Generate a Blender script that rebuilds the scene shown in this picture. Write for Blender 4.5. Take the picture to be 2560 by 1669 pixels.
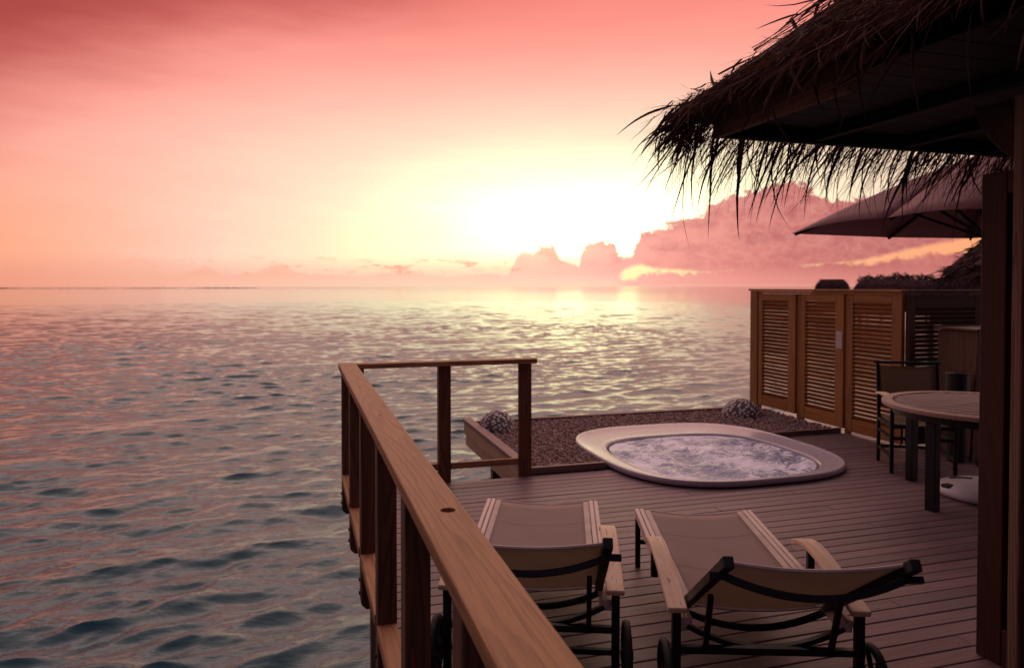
import bpy, bmesh, math, random
import numpy as np
from mathutils import Vector, Matrix

random.seed(7)
RNG = np.random.default_rng(11)
R = math.radians
SC = bpy.context.scene
COL = SC.collection
for o in list(bpy.data.objects):
    bpy.data.objects.remove(o)

# ------------------------------------------------------------------ camera
EYE = 1.608
cd = bpy.data.cameras.new('camera')
cam = bpy.data.objects.new('camera', cd)
COL.objects.link(cam)
cam.location = (0, 0, EYE)
cam.rotation_euler = (R(90 - 1.2), 0, R(-16.65))
cd.sensor_fit = 'HORIZONTAL'
cd.sensor_width = 36
cd.lens = 36 * 1792 / 2560
cd.shift_y = -0.032
cd.clip_start = 0.05
cd.clip_end = 60000
cd.dof.use_dof = True
cd.dof.focus_distance = 2.7
cd.dof.aperture_fstop = 4.0
SC.camera = cam

# ------------------------------------------------------------------ node expressions
class V:
    """a node socket that can be written in ordinary arithmetic"""
    def __init__(s, nt, sock): s.nt, s.k = nt, sock
    def _m(s, op, *a, clamp=False):
        n = s.nt.nodes.new('ShaderNodeMath'); n.operation = op; n.use_clamp = clamp
        for i, x in enumerate((s,) + a):
            if isinstance(x, V): s.nt.links.new(x.k, n.inputs[i])
            else: n.inputs[i].default_value = x
        return V(s.nt, n.outputs[0])
    def __add__(s, o): return s._m('ADD', o)
    __radd__ = __add__
    def __sub__(s, o): return s._m('SUBTRACT', o)
    def __rsub__(s, o): return (s * -1.0) + o
    def __mul__(s, o): return s._m('MULTIPLY', o)
    __rmul__ = __mul__
    def __truediv__(s, o): return s._m('DIVIDE', o)
    def abs(s): return s._m('ABSOLUTE')
    def sqrt(s): return s._m('SQRT')
    def fract(s): return s._m('FRACT')
    def max(s, o): return s._m('MAXIMUM', o)
    def min(s, o): return s._m('MINIMUM', o)
    def smooth(s, a, b, c=0.0, d=1.0):
        n = s.nt.nodes.new('ShaderNodeMapRange'); n.interpolation_type = 'SMOOTHSTEP'
        s.nt.links.new(s.k, n.inputs[0])
        for i, x in enumerate((a, b, c, d)): n.inputs[i + 1].default_value = x
        return V(s.nt, n.outputs[0])
    def curve(s, pts, x0, x1, y1):
        n = s.nt.nodes.new('ShaderNodeFloatCurve')
        c = n.mapping.curves[0]
        pts = sorted(pts)
        P = [(min(max((x - x0) / (x1 - x0), 0), 1), y / y1) for x, y in pts]
        c.points[0].location = (0, P[0][1]); c.points[1].location = (1, P[-1][1])
        for p in P: c.points.new(*p)
        for p in c.points: p.handle_type = 'VECTOR'
        n.mapping.update()
        t = (s - x0) * (1.0 / (x1 - x0))
        s.nt.links.new(t.k, n.inputs[1])
        return V(s.nt, n.outputs[0]) * y1
    def ramp(s, stops, scale=1.0, interp='LINEAR'):
        n = s.nt.nodes.new('ShaderNodeValToRGB'); e = n.color_ramp.elements
        n.color_ramp.interpolation = interp
        while len(e) > 1: e.remove(e[0])
        for i, (p, c) in enumerate(stops):
            q = e[0] if i == 0 else e.new(p / scale)
            q.position = p / scale; q.color = (c[0], c[1], c[2], 1)
        t = s * (1.0 / scale) if scale != 1.0 else s
        s.nt.links.new(t.k, n.inputs[0])
        return V(s.nt, n.outputs[0])

def vec(nt, x, y, z=0.0):
    n = nt.nodes.new('ShaderNodeCombineXYZ')
    for i, a in enumerate((x, y, z)):
        if isinstance(a, V): nt.links.new(a.k, n.inputs[i])
        else: n.inputs[i].default_value = a
    return V(nt, n.outputs[0])
def sep(nt, v):
    n = nt.nodes.new('ShaderNodeSeparateXYZ'); nt.links.new(v.k, n.inputs[0])
    return [V(nt, n.outputs[i]) for i in range(3)]
def noise(nt, v, scale, detail=2.0, rough=0.5, dist=0.0):
    n = nt.nodes.new('ShaderNodeTexNoise')
    if v is not None: nt.links.new(v.k, n.inputs['Vector'])
    n.inputs['Scale'].default_value = scale; n.inputs['Detail'].default_value = detail
    n.inputs['Roughness'].default_value = rough; n.inputs['Distortion'].default_value = dist
    return V(nt, n.outputs['Fac'])
def mix(nt, f, a, b, mode='MIX'):
    n = nt.nodes.new('ShaderNodeMix'); n.data_type = 'RGBA'; n.blend_type = mode
    for i, x in ((0, f), (6, a), (7, b)):
        if isinstance(x, V): nt.links.new(x.k, n.inputs[i])
        elif i == 0: n.inputs[0].default_value = x
        else: n.inputs[i].default_value = (x[0], x[1], x[2], 1)
    return V(nt, n.outputs[2])
def s2l(r, g, b):
    return tuple(((c / 255) / 12.92 if c < 10 else (((c / 255) + .055) / 1.055) ** 2.4) for c in (r, g, b))

# ------------------------------------------------------------------ sky
W = bpy.data.worlds.new('World'); SC.world = W
W.use_nodes = True
nt = W.node_tree
nt.nodes.clear()
SUN_AZ, SUN_EL = 25.5, 4.0
tc = nt.nodes.new('ShaderNodeTexCoord')
dx, dy, dz = sep(nt, V(nt, tc.outputs['Generated']))
az = dx._m('ARCTAN2', dy) * (180 / math.pi)
el = dz._m('ARCSINE') * (180 / math.pi)
def pxdir(u, v):                       # where a far thing of the photograph stands, degrees
    return 16.65 + math.degrees(math.atan((u - 1280) / 1792)), math.degrees(math.atan((716 - v) / math.hypot(1792, u - 1280)))
wv = vec(nt, az * 0.022 + el * 0.03, el * 0.11 - az * 0.018, 0.0)
streak = noise(nt, wv, 1.6, 4, .55) - 0.5
wisp = noise(nt, vec(nt, az * 0.05, el * 0.42 + az * 0.03), 2.2, 5, .6) - 0.5
ta = (az - 22.5) * (1 / 57.0)
te = (el - 5.5) * (1 / 16.2)
te = te.max(te * -0.2)
T = (ta * ta + te * te).sqrt() + streak * 0.13 + wisp * 0.07
skyc = T.ramp([(0, s2l(255, 254, 226)), (.16, s2l(255, 251, 218)), (.30, s2l(255, 241, 208)), (.45, s2l(255, 220, 194)),
               (.61, s2l(255, 194, 174)), (.79, s2l(254, 162, 148)), (1.0, s2l(250, 138, 128)), (1.25, s2l(246, 138, 128)), (1.6, s2l(246, 144, 134))], 2.0)
# the rest of the dome: coral over the sun side, mauve overhead, dusky behind
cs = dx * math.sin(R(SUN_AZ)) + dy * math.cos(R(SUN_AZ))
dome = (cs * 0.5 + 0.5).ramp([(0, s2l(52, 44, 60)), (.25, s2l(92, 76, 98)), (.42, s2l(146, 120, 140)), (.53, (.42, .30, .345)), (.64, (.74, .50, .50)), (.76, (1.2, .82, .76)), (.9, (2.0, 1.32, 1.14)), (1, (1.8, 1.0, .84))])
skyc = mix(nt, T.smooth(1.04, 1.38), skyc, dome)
# rose darkening painted into the sky high on the left, like a graduated filter
q_ = T - az * .006 + streak * .10
dk = q_.smooth(.80, 1.16) * el.smooth(27.0, 20.0) * az.smooth(-80.0, -35.0) * az.smooth(26.0, 2.0)
skyc = mix(nt, dk * .95, skyc, s2l(168, 68, 64))
# warmer towards the horizon on the left, yellow close over the sea
low = el.smooth(11.0, 1.5)
skyc = mix(nt, low * T.smooth(.45, .85) * T.smooth(1.7, 1.2) * 0.75, skyc, s2l(255, 176, 124))
skyc = mix(nt, el.smooth(7.5, 3.0) * T.smooth(.55, .2) * 0.35, skyc, s2l(255, 252, 186))
# horizon haze
haze = el.smooth(2.6, 0.5)
hz = az.ramp([(0, s2l(226, 150, 128)), (14, s2l(250, 178, 156)), (30, s2l(252, 202, 178)), (44, s2l(253, 204, 182)), (56, s2l(250, 170, 155)), (75, s2l(236, 150, 140)), (100, s2l(190, 130, 140))], 100.0)
hzn = (az + 20.0).ramp([(0, s2l(236, 152, 128)), (14, s2l(250, 184, 160)), (30, s2l(252, 206, 180)), (42, s2l(253, 206, 184)), (54, s2l(248, 172, 156)), (75, s2l(226, 140, 132)), (100, s2l(180, 126, 136))], 100.0)
nt.nodes.remove(hz.k.node)
skyc = mix(nt, haze * 0.8, skyc, hzn)

# the glow round the hidden sun is brighter than paper white
gg = T.smooth(.44, -.06) * el.smooth(1.0, 3.4)
skyc = mix(nt, gg, skyc, mix(nt, 1.0, skyc, (1.9, 1.8, 1.5), 'MULTIPLY'))
core = T.smooth(.24, -.04) * el.smooth(1.5, 3.6)
skyc = mix(nt, core, skyc, mix(nt, 1.0, skyc, (1.8, 1.75, 1.5), 'MULTIPLY'))

# cumulus bank low over the sea: height profile by bearing, edges broken by noise
cvx = vec(nt, az * 0.9, el * 1.0, 0.0)
big = noise(nt, cvx, 0.55, 2, .5) - 0.5
fine = noise(nt, cvx, 1.5, 6, .6) - 0.5
prof_px = [(0, 697), (60, 688), (120, 694), (240, 690), (300, 694), (440, 692), (495, 676), (512, 660), (530, 674), (560, 690),
           (640, 680), (690, 660), (715, 662), (740, 684), (900, 690), (960, 684), (1040, 684), (1120, 692), (1200, 684), (1284, 690), (1287, 650), (1300, 630), (1330, 638),
           (1350, 624), (1380, 611), (1393, 614), (1398, 640), (1420, 655), (1447, 668), (1452, 636), (1474, 612), (1500, 601),
           (1522, 607), (1538, 610), (1542, 642), (1562, 646), (1594, 640), (1600, 582), (1640, 574), (1680, 558), (1720, 546),
           (1762, 533), (1776, 512), (1800, 502), (1850, 488), (1900, 474), (1940, 461), (1975, 456), (2005, 460), (2030, 470), (2060, 500), (2120, 505), (2300, 480), (2460, 470)]
pp = [pxdir(*p) for p in prof_px]
pp = pp + [(62, 5.5), (75, 3.5), (95, 2.2)]
azw = az + fine * .7 + big * .6
prof = azw.curve(pp, -25, 100, 12)
puff = (noise(nt, vec(nt, az * .8, el * 1.0, 3.0), 1.0, 1, .5) - .5).abs() * -2.0 + (noise(nt, vec(nt, az, el * 1.1, 7.0), 2.2, 1, .5) - .5).abs() * -1.4 + 0.42
edge = prof - el + fine * 0.42 + puff * prof.min(2.6) * 0.30 + (fine.abs() - 0.1) * prof.min(3.0) * 0.35
cl = edge.smooth(-0.08, 0.22) * (az.smooth(-24, -18)) * az.smooth(98, 80) * el.smooth(-.4, .3)
shade = noise(nt, vec(nt, az * .55, el * .95 + 4.0), 0.85, 5, .58)
ccol = (az + 20.0).ramp([(0, s2l(244, 158, 134)), (20, s2l(252, 184, 160)), (38, s2l(255, 198, 178)), (45.4, s2l(246, 174, 168)), (50, s2l(230, 148, 144)),
                         (56, s2l(204, 122, 122)), (63, s2l(188, 106, 106)), (72, s2l(196, 110, 108)), (100, s2l(160, 100, 108))], 100.0)
ccol = mix(nt, shade.smooth(.42, .72) * el.smooth(.8, 3.0) * 0.6, ccol, s2l(172, 94, 106))
ccol = mix(nt, shade.smooth(.5, .28) * el.smooth(1.0, 3.5) * 0.2, ccol, s2l(250, 178, 166))
ccol = mix(nt, el.smooth(1.8, .3) * 0.5, ccol, hzn)
rim = edge.smooth(.42, .0) * az.smooth(38, 27) * el.smooth(1.2, 2.6)
ccol = mix(nt, puff.smooth(-.1, .5) * el.smooth(.8, 2.0) * .18, ccol, s2l(255, 190, 176))
ccol = mix(nt, rim * 0.5, ccol, s2l(255, 232, 206))
cop = (az + 20.0).curve([(0, .4), (20, .7), (38, .85), (46, 1.0), (120, 1.0)], 0, 120, 1.0)
skyc = mix(nt, cl * cop * (az.smooth(24.5, 26.0) * .75 + el.smooth(.1, 1.0) * az.smooth(26.0, 24.5) * .75 + .25).min(1.0), skyc, ccol)
# small torn clouds floating over the left horizon
tv = noise(nt, vec(nt, az * 0.34, el * 1.15 + 2.0), 1.25, 5, .6)
torn = tv.smooth(.53, .64) * el.smooth(.6, 1.2) * el.smooth(2.5, 1.6) * az.smooth(-26, -12) * az.smooth(24, 15)
skyc = mix(nt, torn * .85, skyc, s2l(248, 172, 148))
# gaps of lit sky under the bank
gl = [pxdir(u, v) for u, v in ((1500, 692), (1560, 690), (1600, 676), (1680, 678), (1760, 682), (1900, 668), (2000, 664), (2150, 656), (2200, 648), (2300, 630), (2400, 614), (2500, 596))]
gw = [(pxdir(u, 700)[0], w) for u, w in ((1535, 0.0), (1560, .62), (1600, .58), (1640, .26), (1720, .2), (1790, .0), (1960, .0), (2040, .10), (2150, .24), (2250, .42), (2400, .55), (2500, .6), (2620, .1))]
gap = az.curve(gw, 20, 70, 1.0) - (el - az.curve(gl, 20, 70, 6) + fine * 0.55).abs() + fine * 0.9
gcol = az.ramp([(26, s2l(255, 250, 186)), (34, s2l(255, 226, 170)), (44, s2l(255, 178, 132)), (56, s2l(255, 164, 112))], 100.0)
gcut = az.curve([(20, 0), (24.9, 0), (25.6, 1), (33.5, 1), (36, 0), (37.5, 0), (39.5, 1), (60, 1), (70, 0)], 20, 70, 1.0)
skyc = mix(nt, gap.smooth(-.08, .34) * gcut * el.smooth(.2, .5), skyc, gcol)
bg1 = nt.nodes.new('ShaderNodeBackground'); nt.links.new(skyc.k, bg1.inputs[0]); bg1.inputs[1].default_value = 1.0
ns = nt.nodes.new('ShaderNodeTexSky'); ns.sky_type = 'NISHITA'; ns.sun_disc = False
ns.sun_elevation = R(SUN_EL); ns.sun_rotation = R(SUN_AZ); ns.air_density = 1.5; ns.dust_density = 2.0
bg2 = nt.nodes.new('ShaderNodeBackground'); nt.links.new(ns.outputs[0], bg2.inputs[0]); bg2.inputs[1].default_value = 0.003
ad = nt.nodes.new('ShaderNodeAddShader')
nt.links.new(bg1.outputs[0], ad.inputs[0]); nt.links.new(bg2.outputs[0], ad.inputs[1])
wo = nt.nodes.new('ShaderNodeOutputWorld'); nt.links.new(ad.outputs[0], wo.inputs[0])

sd = bpy.data.lights.new('sun', 'SUN'); sd.energy = 0.04; sd.angle = R(70); sd.color = (1.0, .62, .42)
sun = bpy.data.objects.new('sun', sd); COL.objects.link(sun)
sv = Vector((math.sin(R(SUN_AZ)) * math.cos(R(SUN_EL)), math.cos(R(SUN_AZ)) * math.cos(R(SUN_EL)), math.sin(R(SUN_EL))))
sun.rotation_euler = sv.to_track_quat('Z', 'Y').to_euler()

SC.view_settings.view_transform = 'Standard'
SC.view_settings.look = 'None'
SC.view_settings.exposure = 0.0
SC.view_settings.gamma = 1.0
SC.view_settings.use_curve_mapping = False
SC.render.engine = 'CYCLES'

# ------------------------------------------------------------------ materials
def new_mat(name):
    m = bpy.data.materials.new(name); m.use_nodes = True
    n = m.node_tree; b = n.nodes['Principled BSDF']
    return m, n, b
def objvec(n, rnd=37.0):
    t = n.nodes.new('ShaderNodeTexCoord'); i = n.nodes.new('ShaderNodeObjectInfo')
    x, y, z = sep(n, V(n, t.outputs['Object']))
    r = V(n, i.outputs['Random']) * rnd
    return x, y, z, r, V(n, i.outputs['Random'])
def set_bump(n, b, h, strength, dist=0.01):
    k = n.nodes.new('ShaderNodeBump'); k.inputs['Strength'].default_value = strength; k.inputs['Distance'].default_value = dist
    n.links.new(h.k, k.inputs['Height']); n.links.new(k.outputs[0], b.inputs['Normal'])
def wood(name, light, dark, axis='X', rings=9.0, rough=.62, ringmix=.7, fibre=.35, bump=.35, vary=.25, spec=.35):
    m, n, b = new_mat(name)
    x, y, z, r, rr = objvec(n)
    c = {'X': (x, y, z), 'Y': (y, x, z), 'Z': (z, x, y)}[axis]
    g = vec(n, c[0] * .42 + r, c[1] * 7.0 + r, c[2] * 7.0)
    wob = noise(n, vec(n, c[0] * 3.0 + r, c[1] * 26, c[2] * 26), 1.0, 2, .5) - .5
    t = noise(n, g, 1.0, 2.0, .4)
    band = (t * (rings * 1.9) + c[1] * 6.0 + wob * .5).fract()
    line = band.smooth(.30, .92) * band.smooth(1.0, .95)
    f = noise(n, vec(n, c[0] * 5 + r, c[1] * 170, c[2] * 170), 1.0, 3, .6)
    big_ = noise(n, vec(n, c[0] * 1.2 + r, c[1] * 4, c[2] * 4), 1.3, 3, .5)
    k = mix(n, line * ringmix, light, dark)
    crack = noise(n, vec(n, c[0] * .9 + r, c[1] * 75, c[2] * 75), 1.0, 2, .5).smooth(.66, .72)
    k = mix(n, crack * .8, k, tuple(.35 * v for v in dark))
    k = mix(n, f.smooth(.45, .75) * fibre, k, dark)
    k = mix(n, big_.smooth(.35, .75) * .35, k, tuple(.62 * v for v in light))
    hs = n.nodes.new('ShaderNodeHueSaturation'); n.links.new(k.k, hs.inputs['Color'])
    n.links.new((rr * vary + (1 - vary * .5)).k, hs.inputs['Value'])
    n.links.new(hs.outputs[0], b.inputs['Base Color'])
    b.inputs['Roughness'].default_value = rough
    b.inputs['Specular IOR Level'].default_value = spec
    set_bump(n, b, f * .6 + line * -.5, bump, .0015)
    return m
def plain(name, col, rough=.5, metal=0.0, var=.12, scale=6.0, bump=0.0, spec=.5):
    m, n, b = new_mat(name)
    x, y, z, r, rr = objvec(n)
    t = noise(n, vec(n, x + r, y, z), scale, 5, .6)
    k = mix(n, t.smooth(.3, .75), col, tuple(v * (1 - var * 2.2) for v in col))
    n.links.new(k.k, b.inputs['Base Color'])
    n.links.new((t * .25 + (rough - .12)).k, b.inputs['Roughness'])
    b.inputs['Metallic'].default_value = metal; b.inputs['Specular IOR Level'].default_value = spec
    if bump: set_bump(n, b, noise(n, vec(n, x, y, z), scale * 12, 3, .6), bump, .002)
    return m
def weave(name, col, dens=420.0, trans=0.0):
    m, n, b = new_mat(name)
    x, y, z, r, rr = objvec(n)
    w1 = (x * dens)._m('SINE'); w2 = ((y + z) * dens)._m('SINE')
    h = (w1 * w2).abs()
    t = noise(n, vec(n, x * 2 + r, y * 2, z * 2), 3.0, 4, .6)
    k = mix(n, h * .45, col, tuple(v * .5 for v in col))
    k = mix(n, t.smooth(.35, .8) * .3, k, tuple(v * .6 for v in col))
    n.links.new(k.k, b.inputs['Base Color'])
    b.inputs['Roughness'].default_value = .75; b.inputs['Specular IOR Level'].default_value = .25
    set_bump(n, b, h, .25, .001)
    if trans:
        tr = n.nodes.new('ShaderNodeBsdfTranslucent'); n.links.new(k.k, tr.inputs[0])
        ms = n.nodes.new('ShaderNodeMixShader'); ms.inputs[0].default_value = trans
        n.links.new(b.outputs[0], ms.inputs[1]); n.links.new(tr.outputs[0], ms.inputs[2])
        n.links.new(ms.outputs[0], n.nodes['Material Output'].inputs[0])
    return m
def island(name, stops, rough=.7, bump=.3, bscale=60.0, spec=.3):
    m, n, b = new_mat(name)
    g = n.nodes.new('ShaderNodeNewGeometry')
    x, y, z, r, rr = objvec(n)
    t = noise(n, vec(n, x, y, z), bscale, 4, .6)
    k = V(n, g.outputs['Random Per Island']).ramp(stops)
    k = mix(n, t.smooth(.4, .75) * .45, k, tuple(v * .5 for v in stops[0][1]))
    n.links.new(k.k, b.inputs['Base Color']); b.inputs['Roughness'].default_value = rough
    b.inputs['Specular IOR Level'].default_value = spec
    if bump: set_bump(n, b, t, bump, .003)
    return m

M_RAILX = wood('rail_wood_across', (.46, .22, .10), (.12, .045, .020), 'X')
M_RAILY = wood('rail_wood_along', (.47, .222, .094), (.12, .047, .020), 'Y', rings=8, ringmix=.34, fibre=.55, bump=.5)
M_POST = wood('post_wood', (.19, .078, .036), (.07, .026, .012), 'Z')  # same wood as the rail; shade of the near faces put into the colour
M_DECK = wood('deck_board_wood', (.195, .113, .120), (.075, .040, .042), 'X', rings=4, rough=.5, ringmix=.3, fibre=.5, vary=.36, spec=.4)
M_JOIST = wood('joist_wood', (.16, .085, .05), (.06, .03, .02), 'X')
M_KERBX = wood('kerb_wood_across', (.26, .15, .12), (.10, .05, .04), 'X', ringmix=.5)
M_KERBY = wood('kerb_wood_along', (.30, .18, .15), (.12, .06, .05), 'Y', ringmix=.5)
M_FASC = wood('pale_fascia_wood', (.52, .36, .22), (.30, .18, .09), 'Y', ringmix=.4)
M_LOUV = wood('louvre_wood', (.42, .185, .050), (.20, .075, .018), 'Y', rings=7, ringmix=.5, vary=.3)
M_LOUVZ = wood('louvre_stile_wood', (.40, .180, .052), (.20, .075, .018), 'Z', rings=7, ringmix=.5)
M_SHADEX = wood('shaded_screen_wood', (.10, .052, .022), (.04, .018, .008), 'X', ringmix=.5)  # this and the next: shade on the return screen put into the wood colour
M_SHADEZ = wood('shaded_stile_wood', (.10, .052, .022), (.04, .018, .008), 'Z', ringmix=.5)
M_WALL = wood('villa_red_wood', (.060, .017, .010), (.022, .007, .004), 'Z', ringmix=.5)
M_JAMB = wood('villa_pale_wood', (.26, .15, .10), (.12, .055, .03), 'Z', ringmix=.75)
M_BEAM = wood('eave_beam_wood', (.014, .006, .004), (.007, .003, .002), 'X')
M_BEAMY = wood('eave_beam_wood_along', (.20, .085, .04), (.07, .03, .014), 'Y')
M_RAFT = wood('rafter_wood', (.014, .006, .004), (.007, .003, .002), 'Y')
M_CABIN = wood('cabinet_wood', (.16, .085, .050), (.07, .035, .02), 'Z', ringmix=.5)
M_TEAK = wood('teak_slat_wood', (.34, .23, .21), (.19, .115, .10), 'X', rings=6, ringmix=.4)
M_TRIM = wood('teak_rim_wood', (.46, .31, .24), (.28, .17, .12), 'X', rings=6, ringmix=.4)
M_CREAM = wood('cream_rail', (.78, .62, .54), (.58, .42, .34), 'Y', rings=5, ringmix=.3, fibre=.25, vary=.06)
M_ARM = wood('pale_bent_wood', (.80, .58, .40), (.58, .38, .24), 'Y', rings=5, ringmix=.35, fibre=.25, vary=.06)
M_SLING = weave('taupe_sling_weave', (.40, .28, .255), 900, .2)
M_SLEEVE = plain('pale_sleeve', (.62, .47, .42), .7, bump=.2)
M_BACK = weave('tan_back_weave', (.54, .44, .34), 900, .45)
M_CHAIRSL = weave('olive_chair_weave', (.40, .30, .19), 900, .3)
M_METAL = plain('dark_tube_metal', (.011, .009, .011), .45, 0.0, .2, 14, spec=.3)
M_RUBBER = plain('black_rubber', (.014, .013, .013), .7, 0, .2, 30, bump=.3)
M_BOLT = plain('bolt_steel', (.10, .08, .07), .45, .8)
M_TUB = plain('white_gelcoat', (.50, .44, .48), .25, 0, .05, 3.0, spec=.5)
M_CANVAS = weave('umbrella_canvas', (.34, .165, .17), 700, .15)
M_WHITE = plain('white_plastic', (.62, .56, .58), .4, 0, .06, 5)
M_PAPER = plain('paper_sheet', (.60, .50, .47), .8, 0, .06, 5)
M_THATCH = island('thatch_leaf', [(0, (.055, .021, .014)), (.45, (.10, .039, .026)), (.85, (.155, .066, .046)), (1, (.32, .17, .125))], .85, .2, 90, .2)
M_THATCHB = plain('thatch_bed', (.05, .026, .019), .9, 0, .3, 30, bump=.8, spec=.1)
M_LEAF = plain('dry_palm_leaf', (.105, .052, .034), .8, 0, .25, 40, spec=.2)
M_GRAVEL = island('gravel_stone', [(0, (.25, .15, .13)), (.35, (.32, .20, .175)), (.7, (.38, .25, .22)), (1, (.50, .36, .32))], .85, .3, 70)
M_BED = plain('gravel_bed', (.20, .125, .108), .95, 0, .3, 40, bump=.6)
M_SHELL = plain('shell_mosaic', (.66, .56, .54), .45, 0, .2, 40)
M_GROUT = plain('mosaic_grout', (.17, .115, .11), .9, 0, .2, 40, bump=.3)
M_FAR = plain('far_thatch', (.09, .045, .048), .95, 0, .3, 6, bump=.4, spec=.04)
M_TREE = island('far_foliage', [(0, (.035, .035, .022)), (1, (.07, .06, .04))], .9, 0)
M_SAND = plain('reef_sand', (.16, .085, .07), .95, 0, .3, .05)
M_BLACK = plain('black_enamel', (.012, .010, .011), .35, 0, .1, 8)

def translucent(m, f):
    n = m.node_tree; b = n.nodes['Principled BSDF']; src = b.inputs['Base Color'].links[0].from_socket
    t = n.nodes.new('ShaderNodeBsdfTranslucent'); n.links.new(src, t.inputs[0])
    x = n.nodes.new('ShaderNodeMixShader'); x.inputs[0].default_value = f
    n.links.new(b.outputs[0], x.inputs[1]); n.links.new(t.outputs[0], x.inputs[2])
    n.links.new(x.outputs[0], n.nodes['Material Output'].inputs[0])
translucent(M_LEAF, .3); translucent(M_THATCH, .22)

# ------------------------------------------------------------------ building helpers
def wm(o):
    m = o.matrix_basis.copy()
    return wm(o.parent) @ m if o.parent else m
class MB:
    def __init__(s): s.v, s.f = [], []
    def add(s, vs, fs):
        k = len(s.v); s.v += [tuple(p) for p in vs]; s.f += [tuple(i + k for i in f) for f in fs]
    def box(s, x0, x1, y0, y1, z0, z1):
        s.add([(x0, y0, z0), (x1, y0, z0), (x1, y1, z0), (x0, y1, z0), (x0, y0, z1), (x1, y0, z1), (x1, y1, z1), (x0, y1, z1)],
              [(0, 3, 2, 1), (4, 5, 6, 7), (0, 1, 5, 4), (1, 2, 6, 5), (2, 3, 7, 6), (3, 0, 4, 7)])
    def sweep(s, path, sec, up=(0, 0, 1), closed=False, side=None):
        """sec: list of (a, b) offsets: a along the side vector, b along the up vector"""
        P = [Vector(p) for p in path]; n = len(P); m = len(sec); base = []
        for i in range(n):
            if closed: t = P[(i + 1) % n] - P[i - 1]
            else: t = P[min(i + 1, n - 1)] - P[max(i - 1, 0)]
            t.normalize()
            if side is not None: sd_ = Vector(side); u = sd_.cross(t).normalized() * -1.0; u = t.cross(sd_).normalized() * -1 if u.dot(Vector(up)) < 0 else u
            else:
                u0 = Vector(up)
                if abs(t.dot(u0)) > .98: u0 = Vector((1, 0, 0))
                sd_ = t.cross(u0).normalized(); u = sd_.cross(t).normalized()
            base += [P[i] + sd_ * a + u * b for a, b in sec]
        fs = []
        for i in range(n if closed else n - 1):
            j = (i + 1) % n
            for k in range(m):
                l = (k + 1) % m
                fs.append((i * m + k, i * m + l, j * m + l, j * m + k))
        if not closed:
            fs.append(tuple(range(m))[::-1]); fs.append(tuple((n - 1) * m + k for k in range(m)))
        s.add(base, fs)
    def tube(s, path, r, n=8, closed=False, up=(0, 0, 1)):
        s.sweep(path, [(r * math.cos(2 * math.pi * k / n), r * math.sin(2 * math.pi * k / n)) for k in range(n)], up, closed)
    def bar(s, a, b, w, h, up=(0, 0, 1)):
        s.sweep([a, b], [(-w / 2, -h / 2), (w / 2, -h / 2), (w / 2, h / 2), (-w / 2, h / 2)], up)
    def disc(s, c, axis, r, h, n=20, r2=None):
        a = Vector(axis).normalized(); u = a.orthogonal().normalized(); w = a.cross(u); c = Vector(c); r2 = r if r2 is None else r2
        vs = [c + (u * math.cos(2 * math.pi * k / n) + w * math.sin(2 * math.pi * k / n)) * r for k in range(n)]
        vs += [c + a * h + (u * math.cos(2 * math.pi * k / n) + w * math.sin(2 * math.pi * k / n)) * r2 for k in range(n)]
        s.add(vs, [tuple(range(n))[::-1], tuple(range(n, 2 * n))] + [(k, (k + 1) % n, n + (k + 1) % n, n + k) for k in range(n)])
    def loft(s, loops, cap0=False, cap1=False):
        n = len(loops[0]); vs = [p for l in loops for p in l]; fs = []
        for i in range(len(loops) - 1):
            for k in range(n):
                l = (k + 1) % n
                fs.append((i * n + k, i * n + l, (i + 1) * n + l, (i + 1) * n + k))
        if cap0: fs.append(tuple(range(n))[::-1])
        if cap1: fs.append(tuple((len(loops) - 1) * n + k for k in range(n)))
        s.add(vs, fs)
    def mesh(s, name, mat, inv=None, bevel=0.0, smooth=False, seg=1, recalc=True):
        me = bpy.data.meshes.new(name)
        vs = s.v if inv is None else [tuple(inv @ Vector(p)) for p in s.v]
        me.from_pydata(vs, [], s.f)
        bm = bmesh.new(); bm.from_mesh(me)
        if recalc: bmesh.ops.recalc_face_normals(bm, faces=bm.faces)
        if bevel:
            es = [e for e in bm.edges if len(e.link_faces) == 2 and e.calc_face_angle(0) > .6]
            bmesh.ops.bevel(bm, geom=es, offset=bevel, segments=seg, affect='EDGES', profile=.5, clamp_overlap=True)
        bm.to_mesh(me); bm.free()
        if smooth: me.polygons.foreach_set('use_smooth', [True] * len(me.polygons))
        me.materials.append(mat)
        return me
    def build(s, name, mat, parent=None, local=False, **kw):
        inv = None if (local or parent is None) else wm(parent).inverted()
        o = bpy.data.objects.new(name, s.mesh(name, mat, inv, **kw)); COL.objects.link(o)
        if parent: o.parent = parent
        return o
def thing(name, label, cat, loc=(0, 0, 0), rz=0.0, group=None):
    o = bpy.data.objects.new(name, None); COL.objects.link(o)
    o.empty_display_size = .2
    o.location = loc; o.rotation_euler = (0, 0, rz); tag(o, label, cat, group); return o
def tag(o, label, cat, group=None):
    o['label'] = label; o['category'] = cat
    if group: o['group'] = group
    return o
def structure(o): o['kind'] = 'structure'; return o
def struct_root(name, loc=(0, 0, 0)):
    o = bpy.data.objects.new(name, None); COL.objects.link(o); o.location = loc; return structure(o)
def inst(name, me, parent, loc=(0, 0, 0), rot=(0, 0, 0), scale=(1, 1, 1)):
    o = bpy.data.objects.new(name, me); COL.objects.link(o); o.parent = parent
    o.location = loc; o.rotation_euler = rot; o.scale = scale; return o
def boxo(name, mat, parent, b, bevel=.003, **kw):
    m = MB(); m.box(*b); return m.build(name, mat, parent, bevel=bevel, **kw)
def copy_tree(o, parent=None):
    c = o.copy(); COL.objects.link(c)
    if parent: c.parent = parent
    for ch in list(o.children): copy_tree(ch, c)
    return c
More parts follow.
